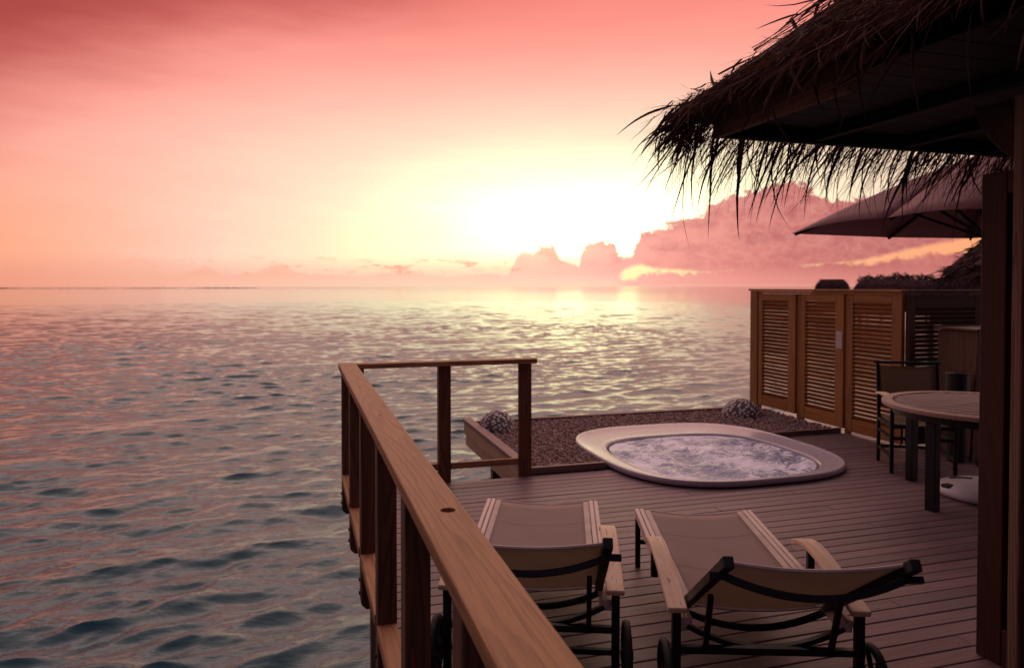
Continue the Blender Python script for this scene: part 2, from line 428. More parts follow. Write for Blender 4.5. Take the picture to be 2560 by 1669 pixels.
def arc(a, b, sag, down, n=14):
    a, b, d = Vector(a), Vector(b), Vector(down)
    return [a.lerp(b, i / n) + d * (sag * 4 * (i / n) * (1 - i / n)) for i in range(n + 1)]
def raw_mesh(name, verts, faces, mat, smooth=False):
    """verts (n,3) array; faces (m,k) array, all faces with k corners"""
    me = bpy.data.meshes.new(name); verts = np.asarray(verts, np.float32); faces = np.asarray(faces, np.int32)
    k = faces.shape[1]
    me.vertices.add(len(verts)); me.vertices.foreach_set('co', verts.ravel())
    me.loops.add(faces.size); me.loops.foreach_set('vertex_index', faces.ravel())
    me.polygons.add(len(faces)); me.polygons.foreach_set('loop_start', np.arange(0, faces.size, k, dtype=np.int32))
    me.update(calc_edges=True); me.validate()
    me.polygons.foreach_set('use_smooth', np.full(len(me.polygons), smooth))
    me.materials.append(mat)
    return me

# ------------------------------------------------------------------ the sea
SEA = -1.95
def build_sea():
    azs = np.concatenate([np.linspace(-22, 37, 800), np.linspace(38, 58, 24), np.arange(61, 335, 3.0)])
    rs = np.concatenate([[0.05, 1.5, 3.0, 4.5, 5.5, 6.2], np.geomspace(6.5, 165, 1000), np.geomspace(172, 26000, 34)])
    A = np.radians(azs)
    dA = np.radians(np.where(azs <= 37, 59 / 800, np.where(azs <= 58, .87, 3.0)))
    RR, AA = np.meshgrid(rs, A, indexing='ij')
    dr = np.gradient(rs)
    grid = np.maximum(dr[:, None], RR * dA[None, :])
    X0 = (RR * np.sin(AA)).astype(np.float32); Y0 = (RR * np.cos(AA)).astype(np.float32)
    X = X0.copy(); Y = Y0.copy(); Z = np.zeros_like(X)
    rng = np.random.default_rng(5)
    N = 220
    lam = np.exp(rng.uniform(np.log(.13), np.log(4.0), N))
    w = np.exp(-(np.log(lam / .55)) ** 2 / (2 * .85 ** 2)) + .15
    slope = w * .20 * math.sqrt(2) / math.sqrt((w ** 2).sum())
    k = 2 * np.pi / lam
    amp = slope / k
    head = np.radians(168) + rng.normal(0, 1, N) * np.radians(np.where(lam > 1.2, 13, 24))
    ph = rng.uniform(0, 2 * np.pi, N)
    gust = np.zeros_like(X0)
    for i in range(9):
        a_ = rng.uniform(0, 6.28); L_ = rng.uniform(5, 26)
        gust += np.sin(2 * np.pi / L_ * (math.cos(a_) * X0 * .6 + math.sin(a_) * Y0) + rng.uniform(0, 6.28))
    gust = np.clip(.98 + .085 * gust, .6, 1.4).astype(np.float32)
    for i in range(N):
        kx, ky = math.sin(head[i]), math.cos(head[i])
        att = np.clip((lam[i] / grid - 2.0) / 2.0, 0, 1)
        rows = att.max(axis=1) > 0
        if not rows.any(): continue
        th = k[i] * (kx * X0[rows] + ky * Y0[rows]) + ph[i]
        a = (amp[i] * att[rows]).astype(np.float32) * (gust[rows] if lam[i] < 1.1 else 1)
        Z[rows] += a * np.cos(th)
        s_ = .95 * a * np.sin(th)
        X[rows] -= s_ * kx; Y[rows] -= s_ * ky
    n, m = X.shape
    V_ = np.stack([X.ravel(), Y.ravel(), Z.ravel() + SEA], 1)
    I = np.arange(n * m).reshape(n, m)
    a, b = I[:-1, :], I[1:, :]
    F_ = np.stack([a, np.roll(a, -1, 1), np.roll(b, -1, 1), b], -1).reshape(-1, 4)[:, ::-1]
    mt, nn, bs = new_mat('sea_water')
    g = nn.nodes.new('ShaderNodeNewGeometry')
    px_, py_, pz_ = sep(nn, V(nn, g.outputs['Position']))
    dist = (px_ * px_ + py_ * py_).sqrt()
    tl = noise(nn, vec(nn, px_ * .06, py_ * .06), 1.0, 3, .5)
    k_ = mix(nn, tl.smooth(.35, .65), (.003, .058, .076), (.005, .080, .096))
    nn.links.new(k_.k, bs.inputs['Base Color'])
    bs.inputs['IOR'].default_value = 1.40
    bs.inputs['Specular IOR Level'].default_value = .5
    nn.links.new(dist.smooth(15, 200, .03, .06).k, bs.inputs['Roughness'])
    h = noise(nn, vec(nn, px_ * 1.0 + py_ * .25, py_ * 1.9), 6.5, 4, .55) + noise(nn, vec(nn, px_ * .5 + py_ * .2, py_), 1.5, 3, .5) * dist.smooth(45, 120, 0, 3.0) * dist.smooth(420, 130, .5, 1.0)
    set_bump(nn, bs, h, .20, .05)
    o = bpy.data.objects.new('sea', raw_mesh('sea', V_, F_, mt, True)); COL.objects.link(o); structure(o)
build_sea()

# low reef far out, in front of the true horizon
m = MB(); rg = random.Random(3)
def reef(u0, u1, h0, dist):
    n = 46; top = []; bot = []; back = []
    for i in range(n + 1):
        u = u0 + (u1 - u0) * i / n; a = R(pxdir(u, 700)[0]); s_ = math.sin(math.pi * i / n) ** .5
        z = SEA + h0 * .62 * s_ * (.45 + .55 * rg.random())
        d = dist * (1 + .01 * math.sin(i * .7))
        top.append((d * 1.004 * math.sin(a), d * 1.004 * math.cos(a), z)); bot.append((d * math.sin(a), d * math.cos(a), SEA - .6)); back.append((d * 1.02 * math.sin(a), d * 1.02 * math.cos(a), SEA - .6))
    vs = top + bot + back; q = n + 1
    m.add(vs, [(q + i, q + i + 1, i + 1, i) for i in range(n)] + [(i, i + 1, 2 * q + i + 1, 2 * q + i) for i in range(n)])
reef(-160, 66, 2.6, 1300); reef(20, 330, 1.2, 1280); reef(300, 470, 1.7, 1300); reef(455, 660, 2.3, 1290); reef(650, 980, .5, 1270)
structure(m.build('reef_sandbar', M_SAND, smooth=False))

# ------------------------------------------------------------------ deck of separate boards
deck = struct_root('deck', (0, 0, 0))
PITCH, BW = .1000, .0950
def board(x0, x1, y, parent=deck):
    m = MB(); c = ((x0 + x1) / 2, y - BW / 2, -.015)
    m.box(-(x1 - x0) / 2, (x1 - x0) / 2, -BW / 2, BW / 2, -.015, .015)
    o = m.build('deck_board', M_DECK, parent, local=True, bevel=.004)
    o.location = (c[0], c[1], c[2] + random.uniform(-.0012, .0012)); o.rotation_euler = (0, 0, random.uniform(-.0006, .0006))
y = 5.752
i = 0
while y > -.9:
    j = (2.9, 4.7, 3.7, 5.6)[i % 4]
    board(.432, j - .0015, y); board(j + .0015, 8.2, y)
    y -= PITCH; i += 1
y = 5.752 + PITCH
while y < 6.46:
    board(4.2, 8.2, y); y += PITCH
for jx in (.46, 1.6, 2.4, 3.6, 4.8, 6.0, 7.2):
    boxo('joist', M_JOIST, deck, (jx - .025, jx + .025, -.9, 5.74, -.24, -.032))
boxo('joist', M_JOIST, deck, (.486, 7.174, 5.69, 5.735, -.19, -.034))
for jx in (5.0, 6.0, 7.2):
    boxo('joist', M_JOIST, deck, (jx - .025, jx + .025, 5.742, 6.46, -.24, -.034))
for px_, py_ in ((.62, 5.45), (.62, 2.6), (.62, .2), (3.0, 4.6), (3.0, 1.5), (5.6, 5.3), (5.6, 1.5), (7.4, 4.9)):
    m = MB(); m.disc((px_, py_, SEA - 2.0), (0, 0, 1), .11, -.245 - SEA + 2.0, 14); m.build('pile', M_JOIST, deck, smooth=False)

# ------------------------------------------------------------------ tub platform with gravel
plat = struct_root('tub_platform', (0, 0, 0))
PX0, PX1, PY0, PY1 = 1.80, 5.70, 5.815, 7.99
boxo('kerb_board', M_KERBY, plat, (PX0, PX0 + .10, PY0 - .02, PY1, .055, .10))
boxo('kerb_board', M_KERBX, plat, (PX0 + .103, PX1, PY1 - .07, PY1, .04, .066))
boxo('kerb_board', M_KERBX, plat, (1.905, 2.595, PY0 - .03, PY0 + .015, .0, .058))
boxo('kerb_board', M_KERBX, plat, (4.812, PX1, 6.462, 6.505, .0, .056))
boxo('fascia_board', M_FASC, plat, (PX0 + .012, PX0 + .045, PY0 - .02, PY1 - .012, -.075, .052))
boxo('fascia_board', M_FASC, plat, (PX0 + .03, PX0 + .06, PY0 - .02, PY1 - .03, -.20, -.078))
boxo('fascia_board', M_FASC, plat, (PX0 + .05, PX1, PY1 - .04, PY1 - .012, -.20, .037))
boxo('platform_floor', M_BED, plat, (PX0 + .10, PX1 - .0, PY0 + .016, PY1 - .071, -.03, .003), bevel=0)
for bx in (2.6, 3.6, 4.6):
    boxo('joist', M_JOIST, plat, (bx - .04, bx + .04, PY0 + .02, PY1 - .08, -.24, -.034))
boxo('joist', M_JOIST, plat, (PX0 + .12, PX1, 7.10, 7.20, -.42, -.245))
boxo('joist', M_JOIST, plat, (PX0 + .12, PX1, 6.10, 6.20, -.42, -.245))
for px_, py_ in ((2.10, 7.15), (2.10, 6.15), (4.9, 7.15), (4.9, 6.15)):
    m = MB(); m.disc((px_, py_, SEA - 2.0), (0, 0, 1), .095, -.425 - SEA + 2.0, 14); m.build('pile', M_JOIST, plat)

TUBC, TUBH = (3.715, 6.075), (1.10, 1.175)
def in_tub(x, y, g=0.0):
    return (abs((x - TUBC[0]) / (TUBH[0] + g)) ** 3 + abs((y - TUBC[1]) / (TUBH[1] + g)) ** 3) < 1
def build_gravel():
    base = bmesh.new(); bmesh.ops.create_icosphere(base, subdivisions=1, radius=1.0)
    bv = np.array([v.co[:] for v in base.verts]); bf = np.array([[v.index for v in f.verts] for f in base.faces]); base.free()
    rng = np.random.default_rng(2)
    vs, fs, k = [], [], 0
    step = .0198
    for layer in range(2):
        y = PY0 + .03
        while y < PY1 - .08:
            x = PX0 + .115
            while x < PX1 - .01:
                X, Y = x + rng.normal(0, .006), y + rng.normal(0, .006)
                x += step
                if in_tub(X, Y, .01): continue
                if X > 3.8 and Y < 6.52: continue
                if layer and rng.random() > .35: continue
                r = rng.uniform(.0085, .0145) * (1 + .25 * layer)
                q = bv * (r * rng.uniform(.75, 1.25, 3)) * (1 + rng.uniform(-.16, .16, (12, 1)))
                a = rng.uniform(0, 6.28); b = rng.normal(0, .5)
                ca, sa, cb, sb = math.cos(a), math.sin(a), math.cos(b), math.sin(b)
                q = q @ np.array([[ca, sa, 0], [-sa, ca, 0], [0, 0, 1]]) @ np.array([[1, 0, 0], [0, cb, sb], [0, -sb, cb]])
                q[:, 2] *= .85
                hump = .012 * math.sin(X * 3.1) * math.cos(Y * 3.7)
                vs.append(q + (X, Y, .026 + hump * .6 + .016 * layer + rng.uniform(-.004, .004))); fs.append(bf + k); k += 12
            y += step
    o = bpy.data.objects.new('gravel', raw_mesh('gravel', np.concatenate(vs), np.concatenate(fs), M_GRAVEL)); COL.objects.link(o)
    o.parent = plat; o['kind'] = 'stuff'
build_gravel()

# ------------------------------------------------------------------ deck railing
rail = thing('deck_railing', 'weathered brown timber railing with square posts along the left edge of the deck', 'railing', (.36, 3.2, 0))
HOLE, KNOTY = (.388, 1.905), 3.40
def long_rail():
    m = MB(); m.box(.302, .437, -.6, 5.69, .957, 1.0)
    o = m.build('top_rail', M_RAILY, rail, bevel=.006, seg=2)
    c = MB(); c.disc(HOLE + (.90,), (0, 0, 1), .021, .2, 28); c.disc((.366, KNOTY, .985), (0, 0, 1), .009, .1, 12)
    co = c.build('cutter', M_RAILY, None)
    md = o.modifiers.new('b', 'BOOLEAN'); md.object = co; md.operation = 'DIFFERENCE'; md.solver = 'EXACT'
    bpy.context.view_layer.update()
    me = bpy.data.meshes.new_from_object(o.evaluated_get(bpy.context.evaluated_depsgraph_get()))
    o.modifiers.clear(); o.data = me
    bpy.data.objects.remove(co)
    b = MB(); b.disc(HOLE + (.9575,), (0, 0, 1), .0205, .004, 24); b.disc(HOLE + (.9615,), (0, 0, 1), .010, .008, 6)
    b.build('bolt_head', M_BOLT, rail)
long_rail()
PY = [5.65, 4.79, 3.94, 3.09, 2.265, 1.44, .6, -.24]
for i, py in enumerate(PY):
    m = MB()                                       # foot of the post is chamfered outwards
    a, b = (.322, .405) if i else (.322, .42)
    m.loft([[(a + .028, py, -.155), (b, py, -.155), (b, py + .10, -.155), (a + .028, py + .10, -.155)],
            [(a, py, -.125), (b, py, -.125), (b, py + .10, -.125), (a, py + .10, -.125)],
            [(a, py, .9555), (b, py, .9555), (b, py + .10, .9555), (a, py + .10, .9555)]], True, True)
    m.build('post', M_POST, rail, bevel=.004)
    for z in (-.005, -.078):
        k = MB(); k.disc((a + .001, py + .05, z), (-1, 0, 0), .011, .010, 6); k.build('bolt_head', M_BOLT, rail)
    if i + 1 < len(PY):
        boxo('bottom_rail', M_RAILY, rail, (.318, .403, PY[i + 1] + .1015, py - .0015, .098, .152))
boxo('top_rail', M_RAILX, rail, (.304, 1.925, 5.692, 5.815, .960, 1.0), bevel=.006, seg=2)
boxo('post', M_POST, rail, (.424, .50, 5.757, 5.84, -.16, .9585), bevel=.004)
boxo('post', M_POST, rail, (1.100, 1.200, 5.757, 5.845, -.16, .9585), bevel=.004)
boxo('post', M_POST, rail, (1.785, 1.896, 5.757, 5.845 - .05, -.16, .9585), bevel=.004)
boxo('bottom_rail', M_RAILX, rail, (.502, 1.0985, 5.762, 5.828, .102, .155))
boxo('bottom_rail', M_RAILX, rail, (1.2015, 1.7835, 5.762, 5.790, .102, .155))

# ------------------------------------------------------------------ hot tub
tub = thing('hot_tub', 'white sunken hot tub with a broad rounded rim and churning foamy water', 'hot tub', (TUBC[0], TUBC[1], 0))
def sloop(c, h, z, n=96, e=3.0, dz=None):
    out = []
    for k in range(n):
        t = 2 * math.pi * k / n; cx, sx = math.cos(t), math.sin(t)
        x = math.copysign(abs(cx) ** (2 / e), cx) * h[0]; y = math.copysign(abs(sx) ** (2 / e), sx) * h[1]
        out.append((c[0] + x, c[1] + y, z + (dz(t) if dz else 0)))
    return out
IC, IH = (3.675, 5.885), (.87, .865)
def lerp2(t): return (TUBC[0] + (IC[0] - TUBC[0]) * t, TUBC[1] + (IC[1] - TUBC[1]) * t), (TUBH[0] + (IH[0] - TUBH[0]) * t, TUBH[1] + (IH[1] - TUBH[1]) * t)
def tl(t, z, e=3.0): c, h = lerp2(t); return sloop(c, h, z, e=e)
m = MB()
m.loft([sloop(TUBC, (TUBH[0] - .03, TUBH[1] - .03), .004), sloop(TUBC, (TUBH[0] - .012, TUBH[1] - .012), .012), tl(0, 0.0198), tl(0, 0.0436), tl(.02, 0.0554), tl(.05, 0.0601), tl(.09, 0.0601), tl(.12, 0.0568),
        tl(.17, 0.0528), tl(.5, 0.0462), tl(.8, 0.0403), tl(.88, 0.0396), tl(.93, 0.0422), tl(.97, 0.0416), tl(1.0, 0.0356), tl(1.03, 0.0132), tl(1.10, -.20), tl(1.35, -.55)], False, True)
m.build('tub_shell', M_TUB, tub, smooth=True)
def tub_water():
    n, mm = 120, 54
    rng = np.random.default_rng(9)
    th = np.linspace(0, 2 * np.pi, n, endpoint=False); rr = np.linspace(.0, 1.0, mm) ** .8
    T_, R_ = np.meshgrid(th, rr)
    cx, sx = np.cos(T_), np.sin(T_)
    X = np.sign(cx) * np.abs(cx) ** (2 / 3) * (IH[0] + .012 - .04) * R_ + IC[0]; Y = np.sign(sx) * np.abs(sx) ** (2 / 3) * (IH[1] + .012 - .04) * R_ + IC[1]
    Z = np.zeros_like(X)
    for i in range(70):
        lam = math.exp(rng.uniform(math.log(.07), math.log(.6))); a = rng.uniform(0, 6.28); p = rng.uniform(0, 6.28)
        Z += .0026 * lam / .25 * np.cos(2 * np.pi / lam * (math.cos(a) * X + math.sin(a) * Y) + p) * (1 if lam < .3 else .6) * .55
    for (jx, jy, s_) in ((3.1, 6.2, .20), (3.6, 5.5, .22), (4.15, 6.3, .2), (4.2, 5.5, .24), (3.7, 6.0, .22)):
        q = ((X - jx) ** 2 + (Y - jy) ** 2) / s_ ** 2; Z += .014 * np.exp(-q) * (1 + .35 * np.sin(17 * X) * np.sin(13 * Y))
    Z = Z * np.clip((1 - R_) * 9, .15, 1) * 1.1 + .022
    Z = np.maximum(Z, .007)
    I = np.arange(n * mm).reshape(mm, n); a, b = I[:-1], I[1:]
    F_ = np.stack([a, np.roll(a, -1, 1), np.roll(b, -1, 1), b], -1).reshape(-1, 4)
    V_ = np.stack([X.ravel() - TUBC[0], Y.ravel() - TUBC[1], Z.ravel()], 1)
    mt, nn, bs = new_mat('foamy_tub_water')
    x, y, z, r, rnd = objvec(nn)
    w1 = noise(nn, vec(nn, x, y), 2.6, 3, .55) - .5; w2 = noise(nn, vec(nn, x + 7.0, y + 3.0), 2.6, 3, .55) - .5
    f1 = noise(nn, vec(nn, x * 1.2 + w1 * 1.9, y * 2.2 + w2 * 1.9), 3.4, 4, .55, 2.4)
    f2 = noise(nn, vec(nn, x + 4.0, y), 2.1, 2, .5)
    bub = noise(nn, vec(nn, x, y), 34.0, 4, .7)
    foam = (f1 + (f2 - .5) * .75 + (bub - .5) * .12).smooth(.41, .56)
    nn.links.new(mix(nn, foam, (.20, .24, .38), (.88, .86, .96)).k, bs.inputs['Base Color'])
    nn.links.new(foam.smooth(0, 1, .25, .5).k, bs.inputs['Roughness'])
    bs.inputs['IOR'].default_value = 1.33
    set_bump(nn, bs, f1 * .6 + bub * .10 + foam * .2, .3, .03)
    o = bpy.data.objects.new('foaming_water', raw_mesh('foaming_water', V_, F_, mt, True)); COL.objects.link(o); o.parent = tub
tub_water()
for (jx, jy) in ((3.02, 5.06), (4.885, 5.72)):
    m = MB(); m.disc((jx, jy, .002), (0, 0, 1), .028, .022, 14, .02); m.build('rubber_foot', M_RUBBER, tub, smooth=False)

# ------------------------------------------------------------------ shell mosaic domes
def dome(c, rad, h, label, seed, group='shell mosaic domes on the gravel'):
    d = thing('mosaic_dome', label, 'garden ornament', (c[0], c[1], c[2]), 0, group)
    m = MB(); n = 40
    m.loft([[(rad * math.cos(2 * math.pi * k / n) * math.cos(p), rad * math.sin(2 * math.pi * k / n) * math.cos(p), h * math.sin(p)) for k in range(n)]
            for p in [i * math.pi / 2 / 12 for i in range(13)]], True, False)
    m.build('dome_core', M_GROUT, d, local=True, smooth=True)
    b = bmesh.new(); bmesh.ops.create_icosphere(b, subdivisions=1, radius=1.0)
    vs = [v.co.copy() for v in b.verts]; fs = [tuple(v.index for v in f.verts) for f in b.faces]; b.free()
    mes = []
    rg = random.Random(seed)
    for q in range(6):
        mm_ = MB(); mm_.add([Vector((v.x * rg.uniform(.85, 1.12), v.y * rg.uniform(.85, 1.12), v.z * .13)) for v in vs], fs)
        mes.append(mm_.mesh('shell_piece', M_SHELL, smooth=True))
    N = 170
    for i in range(N):
        zz = 1 - (i + .5) / N * .97; ph = i * 2.399963 + rg.gauss(0, .9 / math.sqrt(i + 2)); zz = min(.999, max(.02, zz + rg.gauss(0, .012))); rr = math.sqrt(1 - zz * zz)
        nrm = Vector((rr * math.cos(ph), rr * math.sin(ph), zz))
        p = Vector((nrm.x * rad, nrm.y * rad, nrm.z * h)); nv = Vector((nrm.x / rad, nrm.y / rad, nrm.z / h)).normalized()
        s_ = rad * .098 * rg.uniform(.82, 1.12)
        e = (nv.to_track_quat('Z', 'Y').to_matrix() @ Matrix.Rotation(rg.uniform(0, 6.28), 3, 'Z')).to_euler()
        inst('shell_piece', rg.choice(mes), d, p, e, (s_, s_ * rg.uniform(.85, 1.1), s_))
dome((2.08, 7.52, .03), .205, .22, 'shell mosaic dome on the gravel at the left corner, behind the railing post', 4)
dome((5.16, 7.52, .03), .235, .21, 'darker shell mosaic dome on the gravel beside the louvred screen', 8)

# ------------------------------------------------------------------ louvred privacy screen
SX = 5.75
scr = thing('privacy_screen', 'orange brown louvred timber screen of three panels beside the hot tub', 'privacy screen', (SX, 7.0, 0))
def louvre_panel(y0, y1, zb, zt, ls, rs, top=.075, bot=.14):
    """y0 far, y1 near; ls / rs widths of the far and near stiles"""
    m = MB()
    x0, x1 = SX - .01, SX + .035
    m.box(x0, x1, y0 - ls, y0, zb, zt)
    f = m.build('panel_frame', M_LOUVZ, scr, bevel=.003)
    boxo('stile', M_LOUVZ, f, (x0, x1, y1, y1 + rs, zb, zt))
    boxo('head_rail', M_LOUV, f, (x0 + .002, x1 - .002, y1 + rs + .001, y0 - ls - .001, zt - top, zt))
    boxo('foot_rail', M_LOUV, f, (x0 + .002, x1 - .002, y1 + rs + .001, y0 - ls - .001, zb, zb + bot))
    b0, b1 = zb + bot, zt - top
    n = int(round((b1 - b0) / .0455)); w = y0 - ls - y1 - rs - .004
    mm_ = MB(); mm_.box(-.0325, .0325, -w / 2, w / 2, -.0045, .0045)
    me = mm_.mesh('louvre_slat', M_LOUV, bevel=.002)
    for k in range(n):
        z = b0 + (k + .5) * (b1 - b0) / n
        inst('louvre_slat', me, f, wm(f).inverted() @ Vector((SX + .0125, (y0 - ls + y1 + rs) / 2, z)), (random.gauss(0, .0022), R(41) + random.gauss(0, .035), 0))
boxo('screen_post', M_LOUVZ, scr, (SX - .02, SX + .06, 8.02, 8.17, -.1, 1.545))
louvre_panel(8.005, 7.285, .07, 1.515, .075, .135)
boxo('screen_post', M_LOUVZ, scr, (SX + .012, SX + .06, 7.19, 7.282, -.1, 1.515))
louvre_panel(7.18, 6.49, .045, 1.515, .07, .13)
boxo('screen_post', M_LOUVZ, scr, (SX + .012, SX + .06, 6.43, 6.487, -.1, 1.515))
louvre_panel(6.425, 5.70, .03, 1.515, .07, .13)
boxo('cap_rail', M_LOUV, scr, (SX - .03, SX + .075, 5.69, 8.20, 1.547, 1.572))
boxo('trim_strip', M_LOUV, scr, (SX - .013, SX + .012, 5.70, 8.0, 1.518, 1.544))
pn = MB(); pn.box(SX - .0155, SX - .0135, 6.505, 6.60, .915, 1.11)
tag(pn.build('paper_notice', M_PAPER, None), 'pale blank paper sheet fixed to the louvred screen between its second and third panels', 'notice')

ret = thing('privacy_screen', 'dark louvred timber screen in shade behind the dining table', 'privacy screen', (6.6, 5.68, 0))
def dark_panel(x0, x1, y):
    f = boxo('panel_frame', M_SHADEZ, ret, (x0, x0 + .085, y, y + .045, .03, 1.52))
    boxo('stile', M_SHADEZ, f, (x1 - .085, x1, y, y + .045, .03, 1.52))
    boxo('head_rail', M_SHADEX, f, (x0 + .086, x1 - .086, y + .002, y + .043, 1.40, 1.52))
    boxo('foot_rail', M_SHADEX, f, (x0 + .086, x1 - .086, y + .002, y + .043, .03, .17))
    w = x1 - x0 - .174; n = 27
    mm_ = MB(); mm_.box(-w / 2, w / 2, -.0325, .0325, -.0045, .0045); me = mm_.mesh('louvre_slat', M_SHADEX, bevel=.002)
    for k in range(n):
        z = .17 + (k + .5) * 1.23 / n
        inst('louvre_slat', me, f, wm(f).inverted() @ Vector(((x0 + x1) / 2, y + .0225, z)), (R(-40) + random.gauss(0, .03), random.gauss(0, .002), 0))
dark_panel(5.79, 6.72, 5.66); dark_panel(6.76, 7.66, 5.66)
boxo('screen_post', M_SHADEZ, ret, (6.721, 6.759, 5.65, 5.72, -.1, 1.53))
boxo('cap_rail', M_SHADEX, ret, (5.828, 7.7, 5.63, 5.73, 1.547, 1.57))

cab = thing('storage_cabinet', 'tall brown vertical board cabinet standing behind the dining table', 'cabinet', (6.2, 4.95, 0))
for k in range(7):
    x0 = 5.93 + k * .115
    m = MB(); t = .03 if k == 0 else 0
    m.loft([[(x0 - t, 5.05, .0), (x0 + .112, 5.05, .0), (x0 + .112, 5.075, .0), (x0 - t, 5.075, .0)],
            [(x0 + t, 5.05, 1.19), (x0 + .112, 5.05, 1.19), (x0 + .112, 5.075, 1.19), (x0 + t, 5.075, 1.19)]], True, True)
    m.build('board', M_CABIN, cab, bevel=.003)
boxo('cabinet_body', M_CABIN, cab, (5.98, 6.73, 5.077, 5.50, .02, 1.185))
boxo('lid', M_CABIN, cab, (5.94, 6.75, 5.04, 5.52, 1.192, 1.215))
binr = thing('waste_bin', 'black cylindrical bin with a pale lid edge beside the brown cabinet', 'bin', (5.80, 5.12, 0))
m = MB(); m.disc((5.80, 5.12, .0), (0, 0, 1), .085, .80, 24, .10); m.build('bin_body', M_BLACK, binr, smooth=False, bevel=.004)
m = MB(); m.disc((5.80, 5.12, .801), (0, 0, 1), .104, .022, 24, .098); m.build('lid', M_BOLT, binr, bevel=.004)

# ------------------------------------------------------------------ round dining table
TC = (4.95, 4.12)
tab = thing('dining_table', 'round slatted teak table with dark square legs', 'table', (TC[0], TC[1], 0))
n = 72; RO, RI = .70, .625
m = MB()
def ring(r, z): return [(TC[0] + r * math.cos(2 * math.pi * k / n), TC[1] + r * math.sin(2 * math.pi * k / n), z) for k in range(n)]
m.loft([ring(RI, .690), ring(RO - .004, .690), ring(RO, .694), ring(RO, .716), ring(RO - .005, .7215), ring(RI, .7215), ring(RI, .690)])
m.build('table_rim', M_TRIM, tab, smooth=False)
yy = -.60
while yy < .61:
    h = math.sqrt(max(.62 ** 2 - max(abs(yy - .021), abs(yy + .021)) ** 2, .0))
    segs = [(-h, h)] if abs(yy) > .05 else [(-h, -.032), (.032, h)]
    if h > .05:
        for a, b in segs: boxo('slat', M_TEAK, tab, (TC[0] + a, TC[0] + b, TC[1] + yy - .0185, TC[1] + yy + .0185, .698, .7195), bevel=.0025)
    yy += .0505
m = MB(); m.loft([ring(.60, .63), ring(.625, .63), ring(.625, .6885), ring(.60, .6885), ring(.60, .63)]); m.build('apron', M_METAL, tab)
m = MB(); m.box(TC[0] - .60, TC[0] - .04, TC[1] - .03, TC[1] + .03, .655, .694); m.box(TC[0] + .04, TC[0] + .60, TC[1] - .03, TC[1] + .03, .655, .694); m.build('cross_beam', M_METAL, tab)
for k in range(4):
    a = R(188 + 90 * k); p = (TC[0] + .60 * math.cos(a), TC[1] + .60 * math.sin(a))
    m = MB(); ca, sa = math.cos(a), math.sin(a)
    m.loft([[(p[0] + ca * u * .03 - sa * v * .04, p[1] + sa * u * .03 + ca * v * .04, z) for u, v in ((-1, -1), (1, -1), (1, 1), (-1, 1))] for z in (0, .6285)], True, True)
    m.build('leg', M_METAL, tab, bevel=.004)

# ------------------------------------------------------------------ dining chair
def make_chair(loc, rz, label):
    c = thing('armchair', label, 'chair', (loc[0], loc[1], 0), rz)
    w = .245
    for s in (-1, 1):
        m = MB(); m.bar((s * w, .225, 0), (s * w, .225, .60), .03, .03, (0, 1, 0)); m.build('leg', M_METAL, c, local=True, bevel=.003)
        m = MB(); m.sweep([(s * w, -.235, 0), (s * w, -.225, .42), (s * w, -.245, .60), (s * w, -.29, .90)], [(-.014, -.016), (.014, -.016), (.014, .016), (-.014, .016)], (0, 1, 0)); m.build('leg', M_METAL, c, local=True, bevel=.003)
        m = MB(); m.bar((s * w, -.212, .40), (s * w, .208, .41), .026, .03); m.bar((s * w, -.22, .14), (s * w, .208, .14), .022, .026); m.bar((s * w, -.212, .30), (s * w, .208, .30), .02, .022); m.build('side_frame', M_METAL, c, local=True)
        path = [(s * w, -.24, .625), (s * w, -.12, .642), (s * w, .03, .648), (s * w, .16, .640), (s * w, .25, .615), (s * w, .285, .572)]
        m = MB(); m.sweep(path, [(-.03, -.011), (.03, -.011), (.03, .011), (-.03, .011)], (0, 0, 1)); m.build('armrest', M_ARM, c, local=True, bevel=.004, smooth=False)
    m = MB(); m.bar((-w + .016, .225, .40), (w - .016, .225, .40), .03, .026); m.bar((-w + .016, .225, .30), (w - .016, .225, .30), .022, .026); m.bar((-w + .016, -.228, .14), (w - .016, -.228, .14), .022, .026); m.bar((-w + .016, -.228, .40), (w - .016, -.228, .40), .026, .026); m.build('cross_bar', M_METAL, c, local=True)
    m = MB(); m.bar((-w - .035, -.289, .905), (w + .035, -.289, .905), .028, .022); m.build('top_bar', M_METAL, c, local=True, bevel=.003)
    m = MB(); rows = []
    for i in range(9):
        t = i / 8; rows.append([(x, -.222 + .45 * t, .425 - .03 * math.sin(math.pi * t) - .010 * (1 - (x / .22) ** 2)) for x in np.linspace(-.226, .226, 9)])
    sheet(m, rows, .006); m.build('seat_sling', M_CHAIRSL, c, local=True, smooth=True)
    m = MB(); rows = []
    for i in range(7):
        t = i / 6; rows.append([(x, -.236 - .045 * t - .02 * (1 - (x / .22) ** 2), .50 + .37 * t) for x in np.linspace(-.229, .229, 9)])
    sheet(m, rows, .006); m.build('back_sling', M_CHAIRSL, c, local=True, smooth=True)
    return c
